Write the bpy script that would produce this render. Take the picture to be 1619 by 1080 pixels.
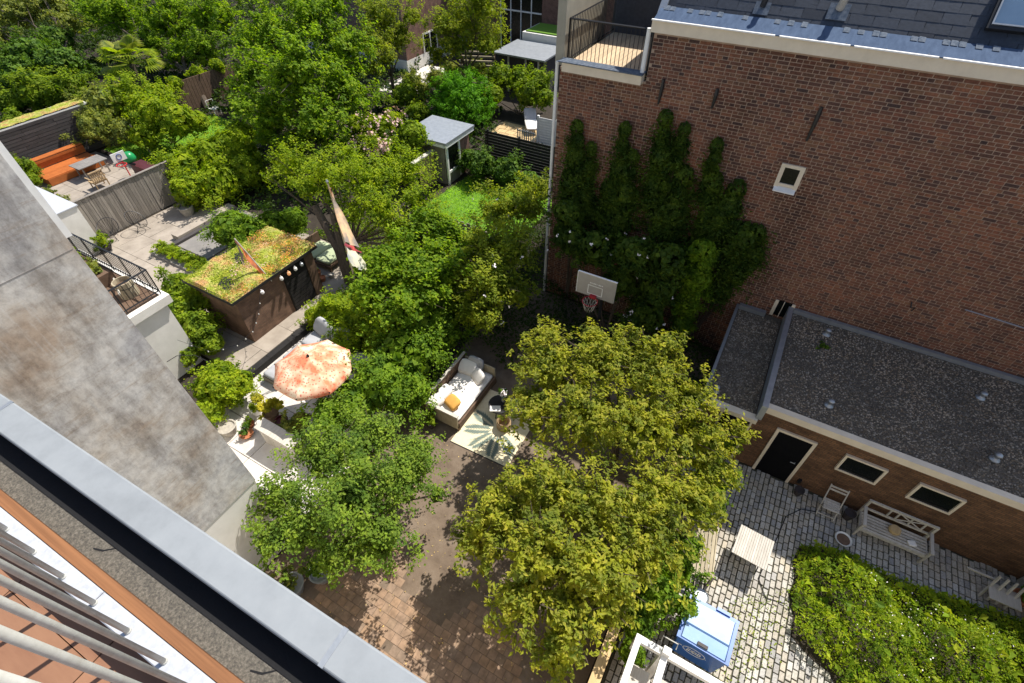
import bpy, math, random
import numpy as np
from mathutils import Vector, Matrix

for _o in list(bpy.data.objects): bpy.data.objects.remove(_o)
scene = bpy.context.scene
COL = scene.collection
R = math.radians

# ---------------------------------------------------------------- camera, sky, sun, exposure
cd = bpy.data.cameras.new('camera'); cam = bpy.data.objects.new('camera', cd); COL.objects.link(cam)
cd.sensor_width = 36; cd.lens = 793/1619*36; cd.clip_start = .03; cd.clip_end = 400
cam.location = (0, 0, 13.5); cam.rotation_euler = (R(90-45.47), 0, R(29.45))
scene.camera = cam
SUN_AZ, SUN_EL = R(17.0), R(55.8)
world = bpy.data.worlds.new('World'); scene.world = world; world.use_nodes = True
wn = world.node_tree.nodes; wn.clear()
sky = wn.new('ShaderNodeTexSky'); sky.sky_type = 'NISHITA'; sky.sun_disc = False
sky.sun_elevation = SUN_EL; sky.sun_rotation = SUN_AZ
bg = wn.new('ShaderNodeBackground'); bg.inputs[1].default_value = .115
wo = wn.new('ShaderNodeOutputWorld')
world.node_tree.links.new(sky.outputs[0], bg.inputs[0]); world.node_tree.links.new(bg.outputs[0], wo.inputs[0])
sd = bpy.data.lights.new('sun', 'SUN'); sd.energy = 4.8; sd.angle = R(.53); sd.color = (1, .955, .88)
sun = bpy.data.objects.new('sun', sd); COL.objects.link(sun); sun.location = (10, 30, 40)
sdir = Vector((math.cos(SUN_EL)*math.sin(SUN_AZ), math.cos(SUN_EL)*math.cos(SUN_AZ), math.sin(SUN_EL)))
sun.rotation_euler = (-sdir).to_track_quat('-Z', 'Y').to_euler()
scene.view_settings.view_transform = 'Standard'; scene.view_settings.look = 'None'
scene.view_settings.exposure = 0.62; scene.view_settings.gamma = 1; scene.view_settings.use_curve_mapping = False
scene.cycles.max_bounces = 6; scene.cycles.transparent_max_bounces = 6

# ---------------------------------------------------------------- materials
MATS = {}
def nmat(name):
    m = bpy.data.materials.new(name); m.use_nodes = True
    nt = m.node_tree; nt.nodes.clear(); return m, nt, nt.nodes.new, nt.links.new
def rnd_value(N, L):
    """0..1, different for every island and every object"""
    ge = N('ShaderNodeNewGeometry'); oi = N('ShaderNodeObjectInfo')
    a = N('ShaderNodeMath'); a.operation = 'ADD'; L(ge.outputs['Random Per Island'], a.inputs[0]); L(oi.outputs['Random'], a.inputs[1])
    b = N('ShaderNodeMath'); b.operation = 'FRACT'; L(a.outputs[0], b.inputs[0]); return b.outputs[0]
def ramp(N, L, fac, cols):
    r = N('ShaderNodeValToRGB'); e = r.color_ramp.elements
    while len(e) < len(cols): e.new(.5)
    for i, c in enumerate(cols):
        p = i/(len(cols)-1)
        if len(c) == 4: p = c[3]
        e[i].position = p; e[i].color = (*c[:3], 1)
    L(fac, r.inputs[0]); return r.outputs[0]
def pos(N, L, sc=(1, 1, 1)):
    g = N('ShaderNodeNewGeometry'); m = N('ShaderNodeMapping'); m.inputs['Scale'].default_value = sc
    L(g.outputs['Position'], m.inputs[0]); return m.outputs[0]
def noise(N, L, vec, scale, detail=4, rough=.6):
    n = N('ShaderNodeTexNoise'); n.inputs['Scale'].default_value = scale; n.inputs['Detail'].default_value = detail
    n.inputs['Roughness'].default_value = rough; L(vec, n.inputs['Vector']); return n.outputs[0]
def mix(N, L, a, b, fac, mode='MIX'):
    m = N('ShaderNodeMix'); m.data_type = 'RGBA'; m.blend_type = mode
    for s, v in ((m.inputs[0], fac), (m.inputs[6], a), (m.inputs[7], b)):
        if hasattr(v, 'is_linked'): L(v, s)
        else: s.default_value = v if isinstance(v, (int, float)) else (*v[:3], 1)
    return m.outputs[2]
def finish(m, nt, N, L, col, rough=.8, metal=0, spec=.3, bump=None, bstr=.3, bdist=.01):
    p = N('ShaderNodeBsdfPrincipled'); o = N('ShaderNodeOutputMaterial')
    if hasattr(col, 'is_linked'): L(col, p.inputs['Base Color'])
    else: p.inputs['Base Color'].default_value = (*col, 1)
    p.inputs['Roughness'].default_value = rough; p.inputs['Metallic'].default_value = metal
    p.inputs['Specular IOR Level'].default_value = spec
    if bump is not None:
        b = N('ShaderNodeBump'); b.inputs['Strength'].default_value = bstr; b.inputs['Distance'].default_value = bdist
        L(bump, b.inputs['Height']); L(b.outputs[0], p.inputs['Normal'])
    L(p.outputs[0], o.inputs[0]); return m
def M(name, c1, c2=None, scale=6, rough=.8, metal=0, spec=.3, sc=(1, 1, 1), bump=.25, bd=.006, vary=0, c3=None):
    """noise-mottled material; vary = per-piece brightness spread"""
    m, nt, N, L = nmat(name); c2 = c2 or tuple(x*.72 for x in c1)
    v = pos(N, L, sc); n = noise(N, L, v, scale, 6, .65)
    cols = [(*c2, .3), (*c1, .68)] if c3 is None else [(*c2, .25), (*c1, .5), (*c3, .75)]
    col = ramp(N, L, n, cols)
    if vary:
        k = ramp(N, L, rnd_value(N, L), [(1-vary,)*3, (1,)*3, (1+vary,)*3])
        col = mix(N, L, col, k, 1.0, 'MULTIPLY')
    MATS[name] = finish(m, nt, N, L, col, rough, metal, spec, noise(N, L, v, scale*5, 3) if bump else None, bump, bd); return m
def MP(name, cols, scale=20, rough=.85, var2=.25, bump=.4, bd=.004, spec=.3, low=0):
    """one colour per piece out of a palette, plus mottling"""
    m, nt, N, L = nmat(name); col = ramp(N, L, rnd_value(N, L), cols)
    n = noise(N, L, pos(N, L), scale, 4); k = ramp(N, L, n, [(1-var2, 1-var2, 1-var2, .3), (1+var2, 1+var2, 1+var2, .7)])
    if low:
        k2 = ramp(N, L, noise(N, L, pos(N, L, (1, 1, .6)), low, 5, .65), [(.55, .55, .57, .32), (1, 1, 1, .48), (1.35, 1.25, 1.15, .66)]); k = mix(N, L, k, k2, 1.0, 'MULTIPLY')
    MATS[name] = finish(m, nt, N, L, mix(N, L, col, k, 1.0, 'MULTIPLY'), rough, 0, spec, n, bump, bd); return m
def LEAF(name, cols, trans=.4, tint=(1.3, 1.35, .45), rough=.6):
    m, nt, N, L = nmat(name); av = [sum(c[i] for c in cols)/len(cols) for i in range(3)]; cols = [tuple((av[i]+(c[i]-av[i])*.85)*(1.62, 1.5, 1.1)[i] for i in range(3)) for c in cols]
    col = ramp(N, L, rnd_value(N, L), cols)
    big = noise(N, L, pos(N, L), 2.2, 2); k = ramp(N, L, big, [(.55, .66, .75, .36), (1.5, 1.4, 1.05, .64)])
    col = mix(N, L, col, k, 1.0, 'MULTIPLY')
    p = N('ShaderNodeBsdfPrincipled'); p.inputs['Roughness'].default_value = rough; p.inputs['Specular IOR Level'].default_value = .14
    L(col, p.inputs['Base Color'])
    t = N('ShaderNodeBsdfTranslucent'); L(mix(N, L, col, (*tint,), 1.0, 'MULTIPLY'), t.inputs[0])
    s = N('ShaderNodeMixShader'); s.inputs[0].default_value = trans; L(p.outputs[0], s.inputs[1]); L(t.outputs[0], s.inputs[2])
    o = N('ShaderNodeOutputMaterial'); L(s.outputs[0], o.inputs[0]); MATS[name] = m
def BRICK(name, c1, c2, mort, axes=('X', 'Z'), w=.21, h=.0625):
    m, nt, N, L = nmat(name); g = N('ShaderNodeNewGeometry'); sp = N('ShaderNodeSeparateXYZ'); L(g.outputs['Position'], sp.inputs[0])
    cb = N('ShaderNodeCombineXYZ'); L(sp.outputs[axes[0]], cb.inputs[0]); L(sp.outputs[axes[1]], cb.inputs[1])
    b = N('ShaderNodeTexBrick'); b.inputs['Scale'].default_value = 1; b.inputs['Brick Width'].default_value = w
    b.inputs['Row Height'].default_value = h; b.inputs['Mortar Size'].default_value = .009; b.inputs['Mortar Smooth'].default_value = .3
    b.inputs['Color1'].default_value = (*c1, 1); b.inputs['Color2'].default_value = (*c2, 1); b.inputs['Mortar'].default_value = (*mort, 1)
    L(cb.outputs[0], b.inputs[0]); n = noise(N, L, g.outputs['Position'], 3, 5)
    k = ramp(N, L, n, [(.65, .65, .65, .3), (1.25, 1.2, 1.15, .7)])
    col = mix(N, L, b.outputs[0], k, 1.0, 'MULTIPLY')
    MATS[name] = finish(m, nt, N, L, col, .9, 0, .2, b.outputs['Fac'], -.5, .006)

M('soil', (.035, .027, .019), (.02, .016, .012), 3, .95, c3=(.055, .043, .031), bump=.6, bd=.03)
M('garden_earth', (.155, .115, .082), (.09, .064, .045), 1.6, .95, c3=(.205, .16, .12), bump=.7, bd=.02)
M('pale_paving', (.62, .58, .53), (.45, .41, .37), 2.5, .85, vary=.07, bump=.3)
M('tan_paving', (.36, .31, .255), (.25, .21, .17), 1.5, .9, vary=.06, bump=.4)
M('grey_slab', (.25, .23, .21), (.17, .16, .15), 2, .9)
M('joint', (.085, .078, .055), (.05, .052, .03), 8, .95)
MP('cobble', [(.30, .275, .235), (.42, .39, .335), (.36, .32, .26), (.47, .445, .40), (.27, .26, .25), (.44, .385, .30)], 30)
MP('clay_tile', [(.22, .155, .105), (.26, .17, .11), (.20, .145, .105), (.28, .18, .11), (.24, .165, .115)], 5, var2=.3, bump=.3)
MP('wall_brick', [(.125, .055, .036), (.175, .070, .043), (.10, .050, .036), (.21, .088, .050), (.06, .037, .033), (.15, .064, .042), (.185, .095, .055), (.085, .042, .035)], 25, .9, .35, bd=.003, low=.55)
M('mortar', (.42, .31, .235), (.28, .20, .15), 4, .95)
BRICK('annex_brick', (.20, .108, .058), (.12, .064, .036), (.075, .055, .042))
BRICK('house_brick', (.20, .10, .075), (.15, .075, .055), (.22, .17, .14))
BRICK('side_brick', (.20, .10, .075), (.15, .075, .055), (.22, .17, .14), ('Y', 'Z'))
BRICK('shed_brick', (.21, .125, .085), (.16, .095, .065), (.13, .10, .08), ('Y', 'Z'))
M('cream_paint', (.72, .62, .48), (.62, .53, .41), 3, .6, bump=.05)
M('white_paint', (.80, .79, .76), (.70, .68, .64), 4, .55, bump=.05)
M('white_render', (.76, .73, .67), (.62, .59, .53), 1.2, .9, bump=.15)
M('beige_render', (.36, .33, .26), (.27, .25, .20), 1.5, .9)
MP('slate', [(.030, .036, .048), (.042, .050, .066), (.024, .029, .040), (.050, .058, .074)], 14, .55, .2)
M('lead', (.085, .12, .185), (.055, .08, .13), 3, .9, 0, spec=.05, sc=(3, 1, 1))
M('bright_lead', (.16, .18, .21), (.06, .08, .11), 14, .9, 0, spec=.05)
M('zinc', (.40, .42, .44), (.30, .32, .34), 5, .45, .6)
MP('gravel_stone', [(.14, .115, .085), (.24, .20, .155), (.36, .32, .265), (.08, .07, .055), (.19, .145, .10)], 60, low=.9)
M('gravel_roof', (.14, .115, .088), (.05, .042, .034), 38, .95, c3=(.26, .22, .175), bump=.8, bd=.03)
M('black_metal', (.018, .018, .02), (.012, .012, .013), 5, .45, 0, .4, bump=0)
M('dark_door', (.008, .008, .009), (.006, .006, .007), 5, .9, spec=.05, bump=.05)
M('galvanised', (.54, .53, .48), (.40, .38, .33), 40, .5, .15, bump=.15, bd=.001)
M('coping_metal', (.245, .26, .27), (.20, .213, .222), 9, .6, 0, c3=(.275, .29, .298), spec=.25, bump=.06, bd=.001)
M('plate_white', (.42, .43, .455), (.34, .35, .375), 60, .7, .0, spec=.1, c3=(.48, .485, .50), bump=.15, bd=.001)
M('bitumen', (.15, .135, .11), (.04, .04, .04), 190, .95, c3=(.30, .27, .22), bump=1, bd=.003)
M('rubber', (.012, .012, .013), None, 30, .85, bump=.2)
M('cedar', (.27, .12, .05), (.16, .068, .028), 60, .7, sc=(.05, 2.2, 2), bump=.3, bd=.001)
M('terrace_wood', (.29, .15, .085), (.22, .105, .06), 16, .65, sc=(.3, 1.5, 1), bump=.15, bd=.001, vary=.1)
M('deck_wood', (.58, .44, .28), (.47, .34, .21), 5, .75, sc=(4, .5, 1), vary=.12)
M('grey_wood', (.30, .265, .225), (.18, .155, .13), 5, .85, sc=(3, 3, .35), vary=.22)
M('dark_slat', (.085, .075, .072), (.05, .045, .044), 6, .8, sc=(1, .4, 4), vary=.3)
M('pale_wood', (.54, .50, .44), (.40, .365, .31), 6, .8, sc=(3, .5, 1), vary=.1)
M('bench_wood', (.42, .36, .25), (.29, .24, .16), 6, .8, sc=(3, .5, 1), vary=.12)
M('fence_wood', (.56, .41, .21), (.40, .27, .13), 5, .8, sc=(3, .5, 1), vary=.12)
M('brown_wood', (.16, .10, .065), (.10, .062, .04), 6, .8, vary=.12)
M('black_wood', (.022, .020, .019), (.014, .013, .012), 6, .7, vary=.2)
M('orange_wood', (.46, .14, .035), (.36, .10, .024), 4, .55, vary=.08)
M('bark', (.13, .10, .075), (.07, .055, .04), 9, .95, bump=.8, bd=.02)
M('cloth_white', (.78, .75, .70), (.70, .66, .61), 5, .95)
M('cloth_grey', (.40, .40, .41), (.33, .33, .34), 5, .95)
M('cloth_ochre', (.70, .38, .09), (.60, .31, .07), 8, .95)
M('cloth_sage', (.42, .47, .30), (.35, .40, .24), 5, .95)
M('rug_cream', (.74, .66, .44), (.66, .57, .37), 10, .95)
M('rug_leaf_grey', (.20, .24, .20), (.15, .19, .16), 8, .95)
M('terracotta', (.45, .17, .075), (.34, .12, .055), 6, .85)
M('stone_pot', (.42, .38, .32), (.28, .25, .21), 8, .9)
M('dark_pot', (.06, .05, .05), None, 8, .6)
M('wine_pot', (.09, .022, .028), None, 8, .5)
M('wicker', (.42, .30, .17), (.28, .19, .10), 30, .8)
M('bin_blue', (.025, .12, .40), (.02, .095, .33), 3, .38, 0, .45, bump=0)
M('bin_lid', (.30, .43, .62), (.24, .37, .58), 3, .24, 0, .5, bump=.03)  # blue lightened to put sun glare into the lid colour
M('board_grey', (.40, .37, .33), (.34, .31, .28), 4, .5)
M('rim_red', (.42, .03, .04), (.32, .022, .03), 5, .5)
M('net', (.62, .56, .45), None, 5, .9)
M('toy_red', (.55, .03, .03), None, 5, .4, bump=0)
M('toy_green', (.02, .28, .09), None, 5, .3, bump=0)
M('toy_blue', (.10, .14, .35), None, 5, .4, bump=0)
M('glass', (.008, .010, .009), (.005, .006, .006), 2, .25, 0, .25, bump=0)
M('sky_glass', (.16, .24, .34), (.13, .20, .29), 2, .12, 0, .7, bump=0)
M('flag_dark', (.15, .11, .11), None, 4, .9)
M('lawn_base', (.12, .24, .022), (.085, .17, .016), 6, .95)
M('petal_white', (.85, .80, .78), (.78, .70, .68), 5, .7, bump=0)
M('petal_pink', (.72, .42, .42), (.62, .50, .40), 5, .7, bump=0)
M('lamp_glass', (.80, .78, .72), None, 5, .3, bump=0)
# patterned parasol cloth
m, nt, N, L = nmat('parasol_cloth'); v = pos(N, L)
b1 = ramp(N, L, noise(N, L, v, 2.2, 2), [(.70, .20, .10, .36), (.74, .42, .27, .5), (.78, .62, .45, .64)])
vo = N('ShaderNodeTexVoronoi'); vo.inputs['Scale'].default_value = 13; L(v, vo.inputs['Vector'])
col = mix(N, L, b1, (.58, .10, .06), ramp(N, L, vo.outputs['Distance'], [(.85, .85, .85, .22), (0, 0, 0, .38)]))
MATS['parasol_cloth'] = finish(m, nt, N, L, col, .9)
# green roof: sedum in yellow, green, rust and pale pink
m, nt, N, L = nmat('sedum'); v = pos(N, L)
col = ramp(N, L, noise(N, L, v, 1.5, 5, .65), [(.40, .36, .05, .3), (.30, .34, .04, .42), (.45, .40, .12, .5), (.48, .26, .10, .6), (.55, .40, .27, .7)])
n2 = noise(N, L, v, 22, 4)
col = mix(N, L, col, ramp(N, L, n2, [(.45, .5, .4, .35), (1.2, 1.2, 1.2, .65)]), 1.0, 'MULTIPLY')
MATS['sedum'] = finish(m, nt, N, L, col, .95, 0, .2, n2, .9, .05)
# weathered coating on the tall side wall
m, nt, N, L = nmat('weathered_wall'); v = pos(N, L)
n1 = noise(N, L, v, .75, 5, .6)
n2 = noise(N, L, pos(N, L, (1, .7, 5)), 2.2, 8, .75)
n3 = noise(N, L, pos(N, L, (1, 6, .5)), 1.8, 7, .7)
n4 = noise(N, L, v, 7, 9, .8); n5 = noise(N, L, pos(N, L, (1, 1.6, .5)), .9, 9, .72)
col = ramp(N, L, n1, [(.36, .285, .22, .32), (.46, .42, .37, .44), (.52, .50, .47, .54), (.39, .38, .375, .66)])
col = mix(N, L, col, (.27, .18, .10), ramp(N, L, n2, [(0, 0, 0, .54), (.5, .5, .5, .70)]))
col = mix(N, L, col, (.56, .57, .56), ramp(N, L, n3, [(0, 0, 0, .55), (.4, .4, .4, .72)]))
col = mix(N, L, col, ramp(N, L, n4, [(.72, .71, .71, .36), (1.06, 1.06, 1.06, .58)]), 1.0, 'MULTIPLY')
col = mix(N, L, col, ramp(N, L, n5, [(.55, .53, .52, .36), (1.08, 1.08, 1.08, .54)]), 1.0, 'MULTIPLY')
MATS['weathered_wall'] = finish(m, nt, N, L, col, .85, 0, .25, n2, .3, .006)

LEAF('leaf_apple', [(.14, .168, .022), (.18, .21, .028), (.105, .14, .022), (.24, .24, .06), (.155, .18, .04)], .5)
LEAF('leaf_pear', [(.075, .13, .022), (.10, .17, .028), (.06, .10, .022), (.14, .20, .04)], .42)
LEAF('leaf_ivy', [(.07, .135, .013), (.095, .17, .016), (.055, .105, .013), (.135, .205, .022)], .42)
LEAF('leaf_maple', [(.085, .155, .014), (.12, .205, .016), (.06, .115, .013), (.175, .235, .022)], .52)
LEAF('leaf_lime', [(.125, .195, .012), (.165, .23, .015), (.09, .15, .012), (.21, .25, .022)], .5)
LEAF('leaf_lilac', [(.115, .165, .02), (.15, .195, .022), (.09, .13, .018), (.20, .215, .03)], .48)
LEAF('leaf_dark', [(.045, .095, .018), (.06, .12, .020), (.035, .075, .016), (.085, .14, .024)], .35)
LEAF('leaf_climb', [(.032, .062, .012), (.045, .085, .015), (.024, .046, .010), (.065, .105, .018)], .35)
LEAF('leaf_shade', [(.022, .042, .010), (.030, .055, .012), (.016, .032, .009)], .3)  # greens darkened to paint in the shade between the plants
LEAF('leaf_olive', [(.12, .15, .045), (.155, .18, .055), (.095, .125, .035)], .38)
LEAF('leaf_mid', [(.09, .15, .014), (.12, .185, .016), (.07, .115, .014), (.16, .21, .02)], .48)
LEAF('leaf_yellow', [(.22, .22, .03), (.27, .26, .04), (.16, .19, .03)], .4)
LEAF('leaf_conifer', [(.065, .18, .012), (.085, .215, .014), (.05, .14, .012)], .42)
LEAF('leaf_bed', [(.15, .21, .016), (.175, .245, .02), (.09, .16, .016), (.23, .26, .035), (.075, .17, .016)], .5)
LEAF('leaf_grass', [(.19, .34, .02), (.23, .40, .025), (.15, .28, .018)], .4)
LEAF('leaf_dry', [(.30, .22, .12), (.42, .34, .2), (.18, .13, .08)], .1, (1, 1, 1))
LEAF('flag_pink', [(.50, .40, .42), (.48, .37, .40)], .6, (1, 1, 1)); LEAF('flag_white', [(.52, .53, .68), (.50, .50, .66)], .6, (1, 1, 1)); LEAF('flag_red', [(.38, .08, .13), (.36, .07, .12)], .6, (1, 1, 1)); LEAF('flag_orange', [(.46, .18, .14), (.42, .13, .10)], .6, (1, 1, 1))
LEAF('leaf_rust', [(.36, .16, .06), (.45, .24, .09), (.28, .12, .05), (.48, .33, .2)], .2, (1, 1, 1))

# ---------------------------------------------------------------- geometry helpers
WL = {}
def wloc(o): return WL.get(o.name, Vector((0, 0, 0))) if o else Vector((0, 0, 0))
def put(o, parent=None, **props):
    COL.objects.link(o)
    if parent: o.parent = parent
    for k, v in props.items(): o[k] = v
    return o
def thing(name, label, cat, loc, group=None, rotz=0):
    o = bpy.data.objects.new(name, None); o.empty_display_size = .2; put(o, label=label, category=cat)
    if group: o['group'] = group
    o.location = loc; o.rotation_euler = (0, 0, rotz); WL[o.name] = Vector(loc); return o
def tag(o, label, cat, group=None):
    o['label'] = label; o['category'] = cat
    if group: o['group'] = group
    return o
class MB:
    def __init__(s, xf=None): s.v = []; s.f = []; s.xf = xf
    def add(s, vs, fs):
        n = len(s.v)
        s.v += [tuple(s.xf @ Vector(p)) if s.xf else tuple(p) for p in vs]; s.f += [tuple(i+n for i in f) for f in fs]; return s
    def hexa(s, p): return s.add(p, [(0, 3, 2, 1), (4, 5, 6, 7), (0, 1, 5, 4), (1, 2, 6, 5), (2, 3, 7, 6), (3, 0, 4, 7)])
    def box(s, x0, x1, y0, y1, z0, z1):
        return s.hexa([(x0, y0, z0), (x1, y0, z0), (x1, y1, z0), (x0, y1, z0), (x0, y0, z1), (x1, y0, z1), (x1, y1, z1), (x0, y1, z1)])
    def cush(s, x0, x1, y0, y1, z0, z1, k=.25):
        """soft box: rounded in plan and height"""
        nx = 6; pts = []; fs = []
        for j, (zz, sc) in enumerate(((z0, .86), (z0+(z1-z0)*.25, 1), (z0+(z1-z0)*.7, 1), (z1-(z1-z0)*.08, .86), (z1, .5))):
            for i in range(16):
                a = 2*math.pi*i/16; ca, sa = math.cos(a), math.sin(a)
                px = math.copysign(abs(ca)**k, ca)*sc; py = math.copysign(abs(sa)**k, sa)*sc
                pts.append(((x0+x1)/2+px*(x1-x0)/2, (y0+y1)/2+py*(y1-y0)/2, zz))
        for j in range(4):
            for i in range(16): fs.append((j*16+i, j*16+(i+1) % 16, (j+1)*16+(i+1) % 16, (j+1)*16+i))
        fs.append(tuple(range(15, -1, -1))); fs.append(tuple(range(64, 80))); return s.add(pts, fs)
    def prism(s, poly, z0, z1):
        n = len(poly); return s.add([(x, y, z0) for x, y in poly]+[(x, y, z1) for x, y in poly],
            [tuple(range(n-1, -1, -1)), tuple(range(n, 2*n))]+[(i, (i+1) % n, n+(i+1) % n, n+i) for i in range(n)])
    def tube(s, P, r, n=6, close=False):
        P = [Vector(p) for p in P]; rs = r if isinstance(r, (list, tuple)) else [r]*len(P); k = len(P); vs = []
        for i, p in enumerate(P):
            if close: d = P[(i+1) % k]-P[i-1]
            else: d = P[min(i+1, k-1)]-P[max(i-1, 0)]
            d.normalize(); a = d.cross(Vector((.31, .17, .94))); 
            if a.length < .05: a = d.cross(Vector((1, 0, 0)))
            a.normalize(); b = d.cross(a)
            for j in range(n):
                t = 2*math.pi*j/n; vs.append(p+(a*math.cos(t)+b*math.sin(t))*rs[i])
        fs = []
        for i in range(k if close else k-1):
            for j in range(n): fs.append((i*n+j, i*n+(j+1) % n, ((i+1) % k)*n+(j+1) % n, ((i+1) % k)*n+j))
        if not close: fs += [tuple(range(n-1, -1, -1)), tuple((k-1)*n+j for j in range(n))]
        return s.add(vs, fs)
    def ring(s, c, rad, r, n=20, m=6, ax='z', tilt=0):
        pts = []
        for i in range(n):
            t = 2*math.pi*i/n; p = Vector((math.cos(t)*rad, math.sin(t)*rad, 0))
            if tilt: p = Matrix.Rotation(tilt, 3, 'Y') @ p
            pts.append(Vector(c)+p)
        return s.tube(pts, r, m, True)
    def lathe(s, c, prof, n=16):
        vs = []; fs = []; k = len(prof)
        for r, z in prof:
            for i in range(n):
                t = 2*math.pi*i/n; vs.append((c[0]+r*math.cos(t), c[1]+r*math.sin(t), c[2]+z))
        for j in range(k-1):
            for i in range(n): fs.append((j*n+i, j*n+(i+1) % n, (j+1)*n+(i+1) % n, (j+1)*n+i))
        fs += [tuple(range(n-1, -1, -1)), tuple((k-1)*n+i for i in range(n))]; return s.add(vs, fs)
    def mesh(s, name, mat, off=Vector((0, 0, 0)), smooth=False):
        me = bpy.data.meshes.new(name); me.from_pydata([tuple(Vector(p)-off) for p in s.v], [], s.f); me.materials.append(MATS[mat])
        if smooth: me.polygons.foreach_set('use_smooth', [True]*len(me.polygons))
        me.update(); return me
    def build(s, name, mat, parent=None, local=False, smooth=False, **props):
        off = Vector((0, 0, 0)) if (local or not parent) else wloc(parent)
        o = bpy.data.objects.new(name, s.mesh(name, mat, off, smooth)); put(o, parent, **props)
        WL[o.name] = wloc(parent); return o
def boxo(name, mat, b, parent=None, local=False, **props): return MB().box(*b).build(name, mat, parent, local, **props)
def npmesh(name, V, F, mat, parent=None, off=None, **props):
    """V (n,3), F (m,4) quads"""
    off = wloc(parent) if off is None else off
    V = np.asarray(V, np.float32)-np.array(off, np.float32)[None]; F = np.asarray(F, np.int32)
    me = bpy.data.meshes.new(name); me.vertices.add(len(V)); me.vertices.foreach_set('co', V.ravel())
    me.loops.add(F.size); me.loops.foreach_set('vertex_index', F.ravel()); me.polygons.add(len(F))
    me.polygons.foreach_set('loop_start', np.arange(0, F.size, F.shape[1], dtype=np.int32)); me.update(calc_edges=True); me.shade_flat()
    me.materials.append(MATS[mat]); o = bpy.data.objects.new(name, me); put(o, parent, **props); WL[o.name] = wloc(parent); return o
def blocks(c, h, top=.88, ax='z'):
    """many 5-sided blocks; c (n,3) centre of the outer face, h (n,3) half sizes, outer face shrunk by top; ax = outward axis"""
    n = len(c); s = np.array([(-1, -1), (1, -1), (1, 1), (-1, 1)], float); V = np.zeros((n, 8, 3))
    for i in range(4):
        a, b = s[i]
        if ax == 'z':
            V[:, i] = c+np.stack([a*h[:, 0], b*h[:, 1], -2*h[:, 2]], 1); V[:, 4+i] = c+np.stack([a*h[:, 0]*top, b*h[:, 1]*top, 0*h[:, 2]], 1)
        else:
            V[:, i] = c+np.stack([a*h[:, 0], 2*h[:, 1], b*h[:, 2]], 1); V[:, 4+i] = c+np.stack([a*h[:, 0]*top, 0*h[:, 1], b*h[:, 2]*top], 1)
    f = np.array([(4, 5, 6, 7), (0, 1, 5, 4), (1, 2, 6, 5), (2, 3, 7, 6), (3, 0, 4, 7)])
    return V.reshape(-1, 3), (np.arange(n)[:, None, None]*8+f[None]).reshape(-1, 4)
def pieces(name, c, h, mat, parent, top, ax, score, limit=300):
    """the `limit` highest scoring blocks as objects of their own, the rest joined as one stuff part"""
    order = np.argsort(-score); one = order[:limit]; rest = order[limit:]; cache = {}; off = np.array(wloc(parent))
    for i in one:
        k = tuple(np.round(h[i], 4))
        if k not in cache:
            V, F = blocks(np.zeros((1, 3)), np.array([k]), top, ax); me = bpy.data.meshes.new(name)
            me.from_pydata(V.tolist(), [], F.tolist()); me.materials.append(MATS[mat]); cache[k] = me
        o = bpy.data.objects.new(name, cache[k]); o.location = c[i]-off; put(o, parent)
    if len(rest):
        V, F = blocks(c[rest], h[rest], top, ax); npmesh(name+'_field', V, F, mat, parent, kind='stuff')
# foliage ---------------------------------------------------------
def leaf_quads(c, n, L, W, rng, fold=.25):
    k = len(c); n = n/np.linalg.norm(n, axis=1)[:, None]; r = rng.normal(size=(k, 3)); t = r-(r*n).sum(1)[:, None]*n
    t /= np.linalg.norm(t, axis=1)[:, None]; b = np.cross(n, t)
    s = (rng.uniform(.65, 1.3, k))[:, None]; l = L*s*.5; w = W*s*.5
    V = np.stack([c-t*l, c+b*w+n*w*fold-t*l*.1, c+t*l-n*l*.25, c-b*w+n*w*fold-t*l*.1], 1)
    return V.reshape(-1, 3), np.arange(k*4, dtype=np.int32).reshape(-1, 4)
def scales(blobs, seed, flat=.85, flaty=1, f=.8, n=420):
    """overlapping broad leaves that close the inside of a dense shrub"""
    rng = np.random.default_rng(seed); B = np.repeat(np.array(blobs, float), n, 0); e = rng.normal(size=(len(B), 3)); e /= np.linalg.norm(e, axis=1)[:, None]
    Q = B[:, :3]+e*np.array([1, flaty, flat])*(B[:, 3]*rng.uniform(f-.14, f+.03, len(B)))[:, None]; V = []; F = []
    V, F = leaf_quads(Q, e+rng.normal(size=e.shape)*.25, .27*B[:, 3:4], .22*B[:, 3:4], rng); V[:, 2] = np.maximum(V[:, 2], .02); return V, F
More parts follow.
